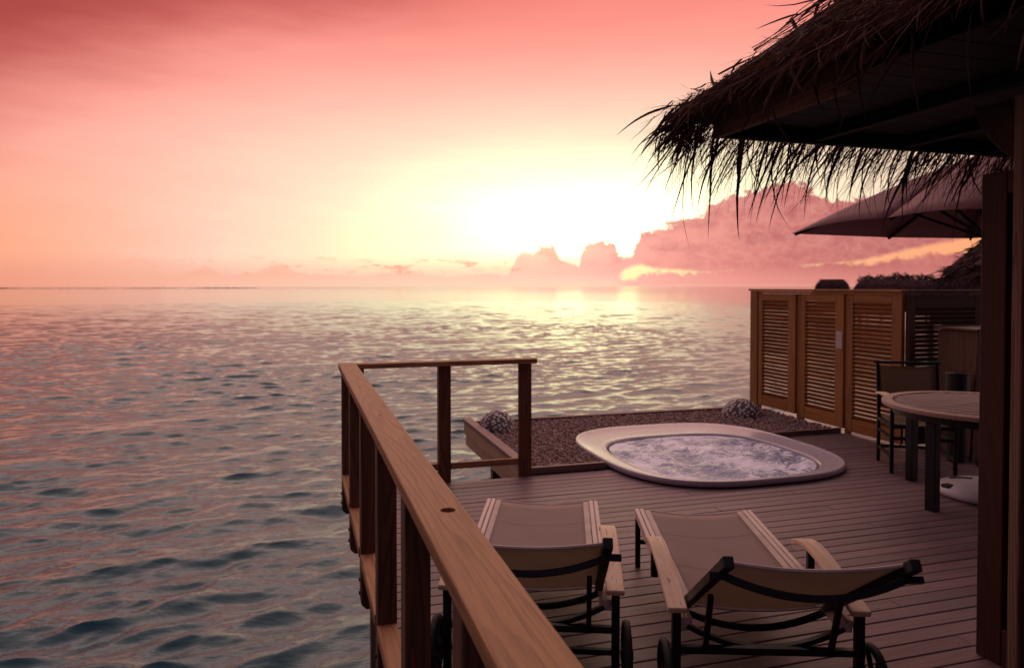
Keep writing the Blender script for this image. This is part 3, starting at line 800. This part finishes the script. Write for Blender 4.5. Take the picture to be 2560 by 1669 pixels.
def sheet(m, rows, th):
    """a sheet with thickness from a grid of points"""
    nr, nc = len(rows), len(rows[0])
    P = np.array(rows, float)
    du = np.gradient(P, axis=1); dv = np.gradient(P, axis=0)
    N_ = np.cross(du, dv); N_ /= np.linalg.norm(N_, axis=2, keepdims=True)
    A_ = (P + N_ * th / 2).reshape(-1, 3); B_ = (P - N_ * th / 2).reshape(-1, 3); q = nr * nc
    fs = []
    for i in range(nr - 1):
        for j in range(nc - 1):
            a, b, c_, d = i * nc + j, i * nc + j + 1, (i + 1) * nc + j + 1, (i + 1) * nc + j
            fs += [(a, b, c_, d), (d + q, c_ + q, b + q, a + q)]
    ed = [(0, j) for j in range(nc)] + [(i, nc - 1) for i in range(1, nr)] + [(nr - 1, j) for j in range(nc - 2, -1, -1)] + [(i, 0) for i in range(nr - 2, 0, -1)]
    ed = [i * nc + j for i, j in ed]
    for k in range(len(ed)):
        a, b = ed[k], ed[(k + 1) % len(ed)]
        fs.append((b, a, a + q, b + q))
    m.add(np.concatenate([A_, B_]).tolist(), fs)
fwd = Vector((-.245, -.41)).normalized()
make_chair((5.22, 5.02), math.atan2(fwd.y, fwd.x) - math.pi / 2, 'dark framed armchair with tan sling and pale curved armrests, at the round table')

# ------------------------------------------------------------------ parasol
UC = (5.06, 4.20)
umb = thing('parasol', 'large square canvas parasol standing through the round table', 'umbrella', (UC[0], UC[1], 0))
m = MB(); m.disc((UC[0], UC[1], .35), (0, 0, 1), .0195, 2.22, 16); m.build('pole', M_WHITE, umb, smooth=False)
base = MB()
base.loft([[(UC[0] + r * math.cos(2 * math.pi * k / 40), UC[1] + r * math.sin(2 * math.pi * k / 40), z) for k in range(40)] for r, z in
           ((.32, .0), (.345, .015), (.35, .035), (.335, .06), (.27, .085), (.16, .105), (.06, .115), (.035, .125))], True, True)
bo = base.build('base', M_WHITE, umb, smooth=True)
for a in (200, 290, 20, 110):
    k = MB(); ca, sa = math.cos(R(a)), math.sin(R(a))
    k.loft([[(UC[0] + ca * r - sa * w, UC[1] + sa * r + ca * w, zz) for r, w, zz in ((.10, -.02, .112 + dz_), (.25, -.045, .092 + dz_), (.25, .045, .092 + dz_), (.10, .02, .112 + dz_))] for dz_ in (-.02, .004)], True, True)
    if a != 200: k.build('recess', M_RUBBER, bo)
k = MB(); k.box(UC[0] - .315, UC[0] - .245, UC[1] - .02 + .075, UC[1] + .05 + .075, .060, .088); k.build('handle', M_RUBBER, bo, bevel=.006)
m = MB(); m.disc((UC[0], UC[1], .118), (0, 0, 1), .03, .27, 18); m.build('sleeve', M_WHITE, umb)
m = MB(); m.tube([(UC[0] - .028, UC[1], .26), (UC[0] - .075, UC[1] - .01, .26)], .008, 8); m.disc((UC[0] - .07, UC[1] - .009, .26), (-1, -.2, 0), .032, .022, 12); m.build('clamp_knob', M_RUBBER, umb)
UR, UROT = 1.0, R(1.0)
def uv(a, r, z): return (UC[0] + r * math.cos(a + UROT), UC[1] + r * math.sin(a + UROT), z)
RIM, APX = 2.055, 2.64
rimr = [UR * (1.414 if k % 2 else .98) for k in range(8)]        # even: middle of a side, odd: corner
rimz = [RIM + {4: .045, 2: -.012}.get(k, 0.0) for k in range(8)]
rimp = [uv(R(45 * k), rimr[k], rimz[k]) for k in range(8)]
apex = Vector((UC[0], UC[1], APX))
for k in range(8):
    a, b = Vector(rimp[k]), Vector(rimp[(k + 1) % 8])
    rows = []
    for i in range(9):
        t = i / 8; pa = apex.lerp(a, t); pb = apex.lerp(b, t)
        rows.append([tuple(pa.lerp(pb, j / 6) + Vector((0, 0, .035 * math.sin(math.pi * t) + (.03 if k in (3, 4) else 0.0) * t * math.sin(math.pi * j / 6) + (.0 if i else 0)))) for j in range(7)])
    rows[0] = [tuple(Vector(apex) + (Vector(rows[1][j]) - apex) * .05) for j in range(7)]
    s_ = MB(); sheet(s_, rows, .003); s_.build('canopy_panel', M_CANVAS, umb, smooth=True)
    v_ = MB(); v_.sweep([a + Vector((0, 0, -.002)), a.lerp(b, .5) + Vector((0, 0, -.027)), b + Vector((0, 0, -.002))], [(-.003, -.03), (.003, -.03), (.003, .0), (-.003, .0)]); 
    r_ = MB(); hub = Vector((UC[0], UC[1], APX - .07)); end = a + Vector((0, 0, -.018)); r_.bar(hub, hub.lerp(end, .985), .018, .022); rb = r_.build('rib', M_METAL, umb)
    r2 = MB(); r2.bar((UC[0] + (a.x - UC[0]) * .03, UC[1] + (a.y - UC[1]) * .03, 1.98), hub.lerp(end, .52) + Vector((0, 0, -.016)), .016, .02); r2.build('strut', M_METAL, rb)
m = MB(); m.disc((UC[0], UC[1], APX - .12), (0, 0, 1), .05, .10, 16); m.build('hub', M_BLACK, umb)
m = MB(); m.disc((UC[0], UC[1], 1.94), (0, 0, 1), .045, .08, 16); m.build('runner', M_BLACK, umb)

# ------------------------------------------------------------------ sun loungers
def make_lounger(loc, phi, label):
    c = thing('sun_lounger', label, 'sun lounger', (loc[0], loc[1], 0), math.pi - R(phi), 'sling sun loungers on the deck')
    RW, ZS, LEN = .305, .315, 1.36
    kw = dict(local=True)
    for s in (-1, 1):
        m = MB()
        m.box(s * RW - .025, s * RW - .003, 0, LEN, ZS - .012, ZS + .014); m.box(s * RW + .003, s * RW + .025, 0, LEN, ZS - .012, ZS + .014); m.box(s * RW - .023, s * RW + .023, .004, LEN - .004, ZS - .034, ZS - .004)
        m.build('side_rail', M_CREAM, c, bevel=.003, **kw)
        m = MB(); m.box(min(s * .244, s * .276), max(s * .244, s * .276), .012, 1.22, ZS - .002, ZS + .010); m.build('sling_sleeve', M_SLEEVE, c, bevel=.004, **kw)
        m = MB(); m.bar((s * .315, .018, 0), (s * .315, .018, ZS - .036), .028, .028, (0, 1, 0)); m.build('leg', M_METAL, c, bevel=.003, **kw)
        m = MB(); m.bar((s * .345, 1.375, .012), (s * .345, 1.375, .365), .032, .036, (0, 1, 0)); m.build('leg', M_METAL, c, bevel=.003, **kw)
        # arm: bent board rising from the rear leg
        path = [(s * .343, 1.40, .372), (s * .343, 1.30, .395), (s * .343, 1.17, .424), (s * .343, 1.02, .447), (s * .343, .90, .452), (s * .343, .80, .438), (s * .343, .735, .408)]
        P2 = []
        for i in range(len(path) - 1):
            P2 += [Vector(path[i]).lerp(Vector(path[i + 1]), q / 3) for q in range(3)]
        P2.append(Vector(path[-1]))
        sm_ = [P2[0]] + [(P2[i - 1] + P2[i] * 2 + P2[i + 1]) / 4 for i in range(1, len(P2) - 1)] + [P2[-1]]
        m = MB(); m.sweep(sm_, [(-.037, -.012), (.037, -.012), (.037, .012), (-.037, .012)]); m.build('armrest', M_ARM, c, bevel=.004, **kw)
        m = MB(); m.bar((s * .350, .86, ZS - .03), (s * .350, .86, .433), .03, .03, (0, 1, 0)); m.build('arm_post', M_METAL, c, bevel=.003, **kw)
        # wheel outside the rear leg
        w = MB(); nn_ = 32; x0 = s * .372
        ringw = lambda r, x: [(x, 1.40 + r * math.cos(2 * math.pi * k / nn_), .128 + r * math.sin(2 * math.pi * k / nn_)) for k in range(nn_)]
        w.loft([ringw(.108, x0), ringw(.122, x0 + s * .002), ringw(.128, x0 + s * .010), ringw(.128, x0 + s * .022), ringw(.122, x0 + s * .030), ringw(.108, x0 + s * .032), ringw(.104, x0 + s * .016), ringw(.108, x0)])
        wo_ = w.build('wheel', M_RUBBER, c, smooth=True, **kw)
        sp = MB(); sp.disc((x0 - s * .008, 1.40, .128), (s, 0, 0), .022, .05, 14)
        for k in range(6):
            a = k * math.pi / 3; sp.bar((x0 + s * .016, 1.40 + .02 * math.cos(a), .128 + .02 * math.sin(a)), (x0 + s * .016, 1.40 + .106 * math.cos(a), .128 + .106 * math.sin(a)), .012, .016, (1, 0, 0))
        so = sp.build('spokes', M_METAL, wo_, **kw)
    # seat sling
    rows = []
    for i in range(15):
        t = i / 14; yv = .014 + 1.21 * t
        rows.append([(x, yv, ZS + .003 - (.020 + .012 * math.sin(math.pi * t)) * (1 - (x / .246) ** 2)) for x in np.linspace(-.246, .246, 13)])
    m = MB(); sheet(m, rows, .005); m.build('seat_sling', M_SLING, c, smooth=True, **kw)
    hem = MB(); hem.tube([Vector(p) + Vector((0, -.002, .001)) for p in rows[0]], .0055, 6); hem.build('hem', M_SLEEVE, c, **kw)
    for ri in (4, 9):
        sm2 = MB(); sm2.tube([Vector(p) + Vector((0, 0, .0025)) for p in rows[ri]], .0022, 5); sm2.build('seam', M_SLEEVE, c, **kw)
    def cross(a, b, sag, down=(0, 0, -1), r=.012):
        m = MB(); m.sweep(arc(a, b, sag, down), [(-r * .8, -r), (r * .8, -r), (r * .8, r), (-r * .8, r)], (0, 1, 0)); m.build('cross_bar', M_METAL, c, **kw)
    m = MB(); m.bar((-.300, .018, .145), (.300, .018, .145), .022, .026); m.build('cross_bar', M_METAL, c, **kw)
    m = MB(); m.bar((-.328, 1.375, .215), (.328, 1.375, .215), .024, .026); m.build('cross_bar', M_METAL, c, **kw)
    m = MB(); m.bar((-.328, 1.385, .128), (.328, 1.385, .128), .02, .022); m.build('cross_bar', M_METAL, c, **kw)
    cross((-.30, 1.345, ZS - .02), (.30, 1.345, ZS - .02), .085)
    cross((-.30, 1.18, ZS - .03), (.30, 1.18, ZS - .03), .075)
    cross((-.29, .55, ZS - .045), (.29, .55, ZS - .045), .07)
    # raised back
    p0, p1 = Vector((0, 1.215, .315)), Vector((0, 1.895, .750))
    d = (p1 - p0).normalized(); rear = Vector((0, d.z, -d.y))
    for s in (-1, 1):
        sx = Vector((s * .283, 0, 0)); m = MB(); m.sweep([p0 + sx, p1 + sx], [(-.016, -.018), (.016, -.018), (.016, .018), (-.016, .018)], tuple(rear)); m.build('back_frame', M_METAL, c, bevel=.003, **kw)
        st = MB(); q = p0 + d * .30 + Vector((s * .236, 0, 0)) + rear * .012
        st.bar(q, (s * .236, 1.378, .205), .02, .02, (1, 0, 0)); st.build('prop_strut', M_METAL, c, bevel=.002, **kw)
    tb = MB(); path = arc(p0 + d * .735 + Vector((-.283, 0, 0)) + rear * .028, p0 + d * .735 + Vector((.283, 0, 0)) + rear * .026, .062, rear, 18)
    path = [path[0] + Vector((-.048, 0, 0))] + path + [path[-1] + Vector((.048, 0, 0))]
    tb.sweep(path, [(-.010, -.0125), (.010, -.0125), (.010, .0125), (-.010, .0125)], tuple(d)); tb.build('back_bar', M_METAL, c, **kw)
    for s in (-1, 1):
        e = MB(); e.sweep([p1 + Vector((s * .283, 0, 0)) - d * .032, p1 + Vector((s * .283, 0, 0)) + d * .012], [(-.0168, -.0188), (.0168, -.0188), (.0168, .0188), (-.0168, .0188)], tuple(rear)); e.build('end_cap', M_RUBBER, c, bevel=.003, **kw)
    rows = []
    for i in range(13):
        t = i / 12; base_ = p0 + d * (.03 + .735 * t) - rear * .010
        rows.append([tuple(base_ + Vector((x, 0, 0)) + rear * ((.022 + .012 * math.sin(math.pi * t)) * (1 - (x / .27) ** 2))) for x in np.linspace(-.27, .27, 13)])
    m = MB(); sheet(m, rows, .005); m.build('back_sling', M_BACK, c, smooth=True, **kw)
    hem = MB(); hem.tube(rows[-1], .0065, 6); hem.build('hem', M_SLEEVE, c, **kw)
    return c
l1 = make_lounger((2.165, 3.620), 19.2, 'sling sun lounger in the middle of the deck, farther from the railing')
l2 = copy_tree(l1)
l2.location = (1.40, 4.05, 0); l2.rotation_euler = (0, 0, math.pi - R(21.0))
l2['label'] = 'sling sun lounger close beside the wooden railing, partly hidden by its top rail'

# ------------------------------------------------------------------ villa with thatched roof
villa = thing('villa', 'dark villa corner with shaggy palm thatch roof overhanging the deck', 'building', (3.2, 2.0, 0))
EX, EY, EZ, SLP = 1.985, 3.515, 2.56, .80
A_ = (EX, EY, EZ); L = 2.9
top = [(EX, EY, EZ), (EX, -3.4, EZ), (EX + L, -3.4, EZ + SLP * L), (EX + L, EY - L, EZ + SLP * L), (9.0, EY - L, EZ + SLP * L), (9.0, EY, EZ)]
bot = [(x + (.05 if x < 2 else 0), y - (.05 if y > 3 else 0), z - (.07 if x < 2 else .13)) for x, y, z in top]
m = MB(); m.add(top + bot, [(0, 1, 2, 3), (0, 3, 4, 5), (6, 9, 8, 7), (6, 11, 10, 9), (0, 6, 7, 1), (0, 5, 11, 6), (1, 7, 8, 2), (5, 4, 10, 11), (2, 8, 9, 3), (3, 9, 10, 4)])
roof = m.build('roof', M_THATCHB, villa)
# eave beams and soffit boards
FX, FY, FZ = 2.14, 3.36, 2.40
fa = MB(); fa.loft([[(FX, FY + .03, FZ), (FX + .04, FY + .03, FZ), (FX + .04, FY + .03, FZ + .13), (FX, FY + .03, FZ + .13)],
                    [(FX, 2.42, FZ), (FX + .04, 2.42, FZ), (FX + .04, 2.24, FZ + .13), (FX, 2.24, FZ + .13)]], True, True)
fa.build('fascia_board', M_BEAMY, roof, bevel=.003)
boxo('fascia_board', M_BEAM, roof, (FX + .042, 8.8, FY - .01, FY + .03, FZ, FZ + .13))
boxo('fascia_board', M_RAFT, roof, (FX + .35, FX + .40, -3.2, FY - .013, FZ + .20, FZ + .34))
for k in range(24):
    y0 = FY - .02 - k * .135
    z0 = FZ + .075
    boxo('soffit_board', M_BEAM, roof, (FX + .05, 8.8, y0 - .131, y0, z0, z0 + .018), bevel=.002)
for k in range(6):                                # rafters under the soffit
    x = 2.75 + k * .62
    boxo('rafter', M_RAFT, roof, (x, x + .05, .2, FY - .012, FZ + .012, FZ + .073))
# corner post, door leaf and jamb
boxo('door_leaf', M_WALL, villa, (2.84, 2.885, 2.283, 2.40, .0, 2.09), bevel=.004)
boxo('door_leaf', M_WALL, villa, (2.84, 2.885, 2.2535, 2.2815, 1.995, 2.09), bevel=.003)
boxo('door_leaf', M_WALL, villa, (2.84, 2.885, 2.2535, 2.2815, .0, .16), bevel=.003)
boxo('slot_back', M_BLACK, villa, (2.874, 2.886, 2.2535, 2.2815, .161, 1.994), bevel=0)
boxo('door_jamb', M_JAMB, villa, (2.832, 2.90, 2.205, 2.2525, .0, 2.392), bevel=.004)
boxo('corner_post', M_WALL, villa, (2.85, 3.0, 2.055, 2.2035, .0, 2.392), bevel=.006)
br = MB()
pr = [(2.45, 2.385), (2.42, 2.31), (2.375, 2.24), (2.32, 2.18), (2.26, 2.13), (2.26, 2.385)]
br.loft([[(x, y, z) for y, z in pr] for x in (2.846, 2.90)], True, True); br.build('bracket', M_WALL, villa, bevel=.003)
for k in range(12):
    y0 = 2.05 - k * .19
    boxo('wall_board', M_WALL, villa, (2.86, 2.90, y0 - .186, y0, .0, 2.392), bevel=.004)
boxo('wall_board', M_WALL, villa, (2.902, 8.4, -3.0, -2.9, .0, 2.392))

# --- thatch: loose strands as one part, the biggest leaves singly
def strands(roots, dirs, lens, wids, droop, rng, nseg=4):
    n = len(roots); vs = np.zeros((n, (nseg + 1) * 2, 3)); dirs = dirs / np.linalg.norm(dirs, axis=1, keepdims=True)
    up = np.array([0, 0, 1.0]); side = np.cross(dirs, up + rng.normal(0, .5, (n, 3))); side /= np.linalg.norm(side, axis=1, keepdims=True)
    p = roots.copy(); d = dirs.copy()
    curl = rng.normal(0, .12, (n, 3))
    for i in range(nseg + 1):
        t = i / nseg; w = wids * (1 - t) ** .7 * (.65 + .35 * min(1, t * 4)) + .0007
        vs[:, 2 * i] = p + side * w[:, None] / 2; vs[:, 2 * i + 1] = p - side * w[:, None] / 2
        p = p + d * (lens / nseg)[:, None]
        d = d + curl + np.stack([np.zeros(n), np.zeros(n), -droop], 1); d /= np.linalg.norm(d, axis=1, keepdims=True)
    q = (nseg + 1) * 2; F_ = []
    for i in range(nseg): F_.append(np.array([2 * i, 2 * i + 1, 2 * i + 3, 2 * i + 2]))
    F_ = np.stack(F_); F_ = (F_[None] + (np.arange(n) * q)[:, None, None]).reshape(-1, 4)
    return vs.reshape(-1, 3), F_
def thatch():
    rng = np.random.default_rng(21)
    out_v, out_f, k = [], [], 0
    def put(v, f):
        nonlocal k
        out_v.append(v); out_f.append(f + k); k += len(v)
    # left slope surface: short tangled strands lying close
    n = 17000
    t = rng.random(n) ** 1.3 * 2.7; X = EX + t - .03; Y = EY - t - rng.random(n) ** .9 * (5.2 - t * .3); Z = EZ + SLP * (X - EX) + rng.uniform(-.008, .022, n)
    a = rng.normal(0, .95, n); d = np.stack([-np.cos(a), np.sin(a), -SLP * np.cos(a) + rng.normal(.04, .10, n)], 1)
    put(*strands(np.stack([X, Y, Z], 1), d, rng.uniform(.08, .34, n), rng.uniform(.002, .009, n), rng.uniform(.0, .10, n), rng))
    # back slope surface, near the hip
    n = 2500
    t = rng.random(n) * 1.8; Y = EY - t; X = EX + t + rng.random(n) * 2.5; Z = EZ + SLP * t + rng.uniform(-.005, .015, n)
    a = rng.normal(0, .6, n); d = np.stack([np.sin(a), np.cos(a), -SLP * np.cos(a) + rng.normal(.02, .06, n)], 1)
    put(*strands(np.stack([X, Y, Z], 1), d, rng.uniform(.1, .3, n), rng.uniform(.002, .009, n), rng.uniform(.02, .12, n), rng))
    # butt ends of the thatch along the left eave, then the back eave and the corner
    n = 5600
    Y = EY + .02 - rng.random(n) ** 1.15 * 5.0; X = EX + rng.uniform(-.02, .10, n); Z = EZ - rng.uniform(-.06, .06, n)
    a = rng.normal(0, .8, n); d = np.stack([-np.cos(a) * .7, np.sin(a), -.55 + rng.normal(0, .4, n)], 1)
    put(*strands(np.stack([X, Y, Z], 1), d, rng.uniform(.02, .10, n) * np.where(rng.random(n) < .07, 2.4, 1), rng.uniform(.002, .009, n), rng.uniform(.02, .22, n), rng))
    n = 1400
    X = EX + rng.random(n) * 3.6; Y = EY + rng.uniform(-.14, .02, n); Z = EZ - rng.uniform(-.03, .17, n)
    a = rng.normal(0, .35, n); d = np.stack([np.sin(a), np.cos(a) * .9, -.7 + rng.normal(0, .22, n)], 1)
    put(*strands(np.stack([X, Y, Z], 1), d, rng.uniform(.14, .54, n), rng.uniform(.002, .007, n), rng.uniform(.04, .20, n), rng, 5))
    n = 420
    a = rng.uniform(R(80), R(200), n); d = np.stack([np.cos(a), np.sin(a), -.55 + rng.normal(0, .25, n)], 1)
    X = EX + .08 + rng.normal(0, .07, n); Y = EY - .08 + rng.normal(0, .07, n); Z = EZ - rng.uniform(-.03, .16, n)
    put(*strands(np.stack([X, Y, Z], 1), d, rng.uniform(.06, .26, n), rng.uniform(.002, .009, n), rng.uniform(.06, .26, n), rng, 5))
    # broad torn leaves lying every way along the left eave
    n = 420
    Y = EY - rng.random(n) ** .9 * 4.2; X = EX + rng.random(n) ** 1.6 * .75; Z = EZ + SLP * (X - EX) + rng.uniform(.0, .05, n)
    a = rng.uniform(-2.2, 2.2, n); d = np.stack([-np.cos(a), np.sin(a), -SLP * np.cos(a) + rng.normal(.05, .2, n)], 1)
    put(*strands(np.stack([X, Y, Z], 1), d, rng.uniform(.12, .42, n), rng.uniform(.010, .028, n), rng.uniform(.0, .25, n), rng, 5))
    # twine of the net lifted over the hip
    for j in range(5):
        m_ = 26; t = np.linspace(.3, 2.8, m_); off = .012 + .035 * rng.random() + .012 * np.sin(t * rng.uniform(5, 11) + rng.uniform(0, 6))
        P = np.stack([EX + t - off * .3, EY - t + off * .5 + rng.normal(0, .004, m_), EZ + SLP * t + off], 1)
        w = .0022; S = np.array([0, 0, w])
        put(np.concatenate([P + S, P - S]), np.array([[i, i + 1, m_ + i + 1, m_ + i] for i in range(m_ - 1)]))
    o = bpy.data.objects.new('thatch', raw_mesh('thatch', np.concatenate(out_v), np.concatenate(out_f), M_THATCH)); COL.objects.link(o)
    o.parent = roof; o.matrix_basis = wm(roof).inverted(); o['kind'] = 'stuff'
thatch()
def leaf_mesh(seed, bend, width, twist):
    rg = random.Random(seed); m = MB(); n = 8; p = Vector((0, 0, 0)); ang = 0.0; rows = []
    for i in range(n + 1):
        t = i / n; w = width * (.55 + .45 * min(1, t * 3.5)) * (1 - t) ** .75 + .0008
        tw = twist * t; sx, sz = math.cos(tw), math.sin(tw)
        fold = w * .35
        rows.append([p + Vector((-w / 2 * sx, 0, -w / 2 * sz)), p + Vector((0, -fold * .5 * math.sin(ang), fold * math.cos(ang))), p + Vector((w / 2 * sx, 0, w / 2 * sz))])
        ang -= bend / n * (1 + rg.uniform(-.8, .8))
        p = p + Vector((rg.gauss(0, .02) / n, math.cos(ang) / n, math.sin(ang) / n))
    sheet(m, rows, .0012)
    return m.mesh('palm_leaf', M_LEAF)
LEAVES = [leaf_mesh(100 + i, random.Random(i).uniform(.25, 1.05), .05, random.Random(i + 50).uniform(-1.2, 1.2)) for i in range(18)]
inv_roof = wm(roof).inverted()
def leaf(p, heading, pitch, length, wide, roll=0.0):
    d = Vector((math.sin(heading), math.cos(heading), 0))
    rot = Matrix.Rotation(-heading, 4, 'Z') @ Matrix.Rotation(pitch, 4, 'X') @ Matrix.Rotation(roll, 4, 'Y')
    o = bpy.data.objects.new('palm_leaf', random.choice(LEAVES)); COL.objects.link(o); o.parent = roof
    o.matrix_basis = inv_roof @ Matrix.Translation(p) @ rot @ Matrix.Diagonal((wide * length ** -0.0 / .05, length, length, 1))
rg = random.Random(77)
for i in range(128):                              # hanging fringe of the back eave
    x = EX + .02 + (i / 128) * 2.9 + rg.gauss(0, .02)
    leaf((x, EY - rg.uniform(0, .07), EZ - rg.uniform(.05, .15)), R(rg.gauss(-4, 15)), R(-46 + rg.gauss(0, 13)), rg.uniform(.26, .56) * (1.2 if rg.random() < .15 else 1), rg.uniform(.009, .022) * (1.5 if rg.random() < .15 else 1), rg.gauss(0, .6))
for i in range(45):                               # tufts round the corner
    a = rg.uniform(-100, 20)
    leaf((EX + .05 + rg.gauss(0, .05), EY - .05 + rg.gauss(0, .05), EZ - rg.uniform(-.06, .14)), R(a), R(-26 + rg.gauss(0, 18)), rg.uniform(.16, .38), rg.uniform(.014, .036), rg.gauss(0, .6))
for i in range(80):                               # left eave, hanging and lying leaves
    y_ = EY - .1 - rg.random() * 3.6
    leaf((EX + rg.uniform(0, .05), y_, EZ - rg.uniform(-.05, .13)), R(-90 + rg.gauss(0, 34)), R(-52 + rg.gauss(0, 20)), rg.uniform(.14, .36), rg.uniform(.010, .030), rg.gauss(0, .7))

# ------------------------------------------------------------------ neighbouring roofs and trees beyond the screen
def hip_hut(c, w, d, ze, zr, rz, label, group, shag=260, seed=1, slope_in=.5):
    h = thing('thatched_hut', label, 'hut', (c[0], c[1], SEA), rz, group)
    m = MB(); q = w * slope_in
    e = [(-w, -d), (w, -d), (w, d), (-w, d)]; rr = [(-w + q, -d * .12), (w - q, -d * .12), (w - q, d * .12), (-w + q, d * .12)]
    mid = [((a[0] * .55 + b[0] * .45), (a[1] * .55 + b[1] * .45)) for a, b in zip(e, rr)]
    ez, rz_ = ze - SEA, zr - SEA
    m.loft([[(x * .97, y * .97, ez - .25) for x, y in e], [(x, y, ez) for x, y in e], [(x, y, ez + (rz_ - ez) * .62) for x, y in mid], [(x, y, rz_) for x, y in rr]], True, True)
    r_ = m.build('roof', M_FAR, h, local=True)
    rng = np.random.default_rng(seed); n = shag
    side = rng.integers(0, 4, n); u = rng.uniform(-1, 1, n)
    X = np.where(side == 0, -w, np.where(side == 1, w, u * w)); Y = np.where(side == 2, -d, np.where(side == 3, d, u * d))
    dr = np.stack([np.where(side < 2, np.sign(X), rng.normal(0, .4, n)), np.where(side < 2, rng.normal(0, .4, n), np.sign(Y)), rng.normal(-.5, .4, n)], 1)
    v, f = strands(np.stack([X * .98, Y * .98, ez + rng.uniform(-.2, .12, n)], 1), dr, rng.uniform(.2, .75, n), rng.uniform(.02, .06, n), rng.uniform(0, .3, n), rng)
    faces_ = [((e[k], ez), (e[(k + 1) % 4], ez), (mid[(k + 1) % 4], ez + (rz_ - ez) * .62), (mid[k], ez + (rz_ - ez) * .62)) for k in range(4)]
    faces_ += [((mid[k], ez + (rz_ - ez) * .62), (mid[(k + 1) % 4], ez + (rz_ - ez) * .62), (rr[(k + 1) % 4], rz_), (rr[k], rz_)) for k in range(4)]
    for fc in faces_:
        P = [np.array([q_[0][0], q_[0][1], q_[1]]) for q_ in fc]
        a_, b_ = rng.random((shag, 1)), rng.random((shag, 1))
        p_ = (P[0] * (1 - a_) + P[1] * a_) * (1 - b_) + (P[3] * (1 - a_) + P[2] * a_) * b_
        dn = (P[0] + P[1] - P[2] - P[3]); dn = dn / np.linalg.norm(dn)
        v2, f2 = strands(p_ + (0, 0, .01), dn + rng.normal(0, .45, (shag, 3)) + (0, 0, .15), rng.uniform(.15, .5, shag), rng.uniform(.02, .06, shag), rng.uniform(.0, .2, shag), rng)
        f = np.concatenate([f, f2 + len(v)]); v = np.concatenate([v, v2])
    o = bpy.data.objects.new('thatch_fringe', raw_mesh('thatch_fringe', v, f, M_FAR)); COL.objects.link(o); o.parent = r_; o['kind'] = 'stuff'
    m = MB(); m.box(-w * .8, w * .8, -d * .8, d * .8, 1.4, ez - .2); m.build('wall', M_FAR, h, local=True)
    for sx in (-1, 1):
        for sy in (-1, 1):
            m = MB(); m.disc((sx * w * .75, sy * d * .75, -1.5), (0, 0, 1), .14, 3.0, 8); m.build('pile', M_JOIST, h, local=True)
def at(u, v, dist):
    a, e = pxdir(u, v); return dist * math.sin(R(a)), dist * math.cos(R(a)), EYE + dist * math.tan(R(e))
# near neighbour hut at the right, then two smaller far roofs
x, y_, z = at(2350, 672, 22); hip_hut((x + 3.35, y_ - 1.7), 3.0, 3.0, 2.05, 4.0, R(-38), 'thatched hut nearest beyond the dark screen, cut by the villa post', 'thatched huts beyond the screen', 700, 3, .85)
x, y_, z = at(2080, 712, 85); hip_hut((x, y_), 1.85, 2.2, .9, 2.35, R(-40), 'small lone thatched roof above the louvred screen', 'thatched huts beyond the screen', 160, 4, .45)
x, y_, z = at(2215, 712, 75); hip_hut((x, y_), 2.9, 2.6, .9, 2.3, R(-44), 'wide thatched roof among the trees, left of the far roofs in a row', 'thatched huts beyond the screen', 160, 5, .4)
x, y_, z = at(2305, 712, 70); hip_hut((x, y_), 2.3, 2.4, .8, 2.15, R(-44), 'smaller thatched roof between the trees and the nearest hut', 'thatched huts beyond the screen', 160, 6, .45)
x, y_, z = at(2390, 712, 48); hip_hut((x, y_), 1.6, 1.6, .9, 2.1, R(-48), 'low thatched roof just under the eave of the nearest hut', 'thatched huts beyond the screen', 160, 7, .5)
def far_tree(u, v, dist, rad, label, seed):
    x, y_, z = at(u, v, dist)
    t = thing('tree', label, 'tree', (x, y_, SEA), 0, 'far trees beyond the screen')
    m = MB(); m.tube([(0, 0, -1), (.1, 0, (z - SEA) * .5), (.0, .1, z - SEA - rad * .3)], .12, 7); m.build('trunk', M_JOIST, t, local=True)
    rng = np.random.default_rng(seed); n = 900
    p = rng.normal(0, 1, (n, 3)); p /= np.linalg.norm(p, axis=1, keepdims=True); lump = 1 + .3 * np.sin(p[:, :1] * 5 + seed) * np.cos(p[:, 1:2] * 6)
    p = p * rad * rng.uniform(.45, 1, (n, 1)) ** .5 * lump * (1, 1, .7) + (0, 0, z - SEA - rad * .55)
    v, f = strands(p, rng.normal(0, 1, (n, 3)), rng.uniform(.25, .6, n) * rad * .55, rng.uniform(.08, .2, n) * rad * .8, rng.uniform(0, .4, n), rng, 3)
    o = bpy.data.objects.new('crown', raw_mesh('crown', v, f, M_TREE)); COL.objects.link(o); o.parent = t
far_tree(2168, 692, 92, 1.0, 'small far tree at the left end of the row behind the wide roof', 1)
far_tree(2203, 692, 95, 1.1, 'far tree second from the left behind the wide thatched roof', 2)
far_tree(2245, 688, 95, 1.3, 'tallest far tree rising behind the wide thatched roof', 3)
far_tree(2282, 691, 95, 1.1, 'far tree between the wide and the smaller thatched roofs', 4)
far_tree(2316, 690, 88, 1.0, 'spiky far tree over the smaller thatched roof', 5)
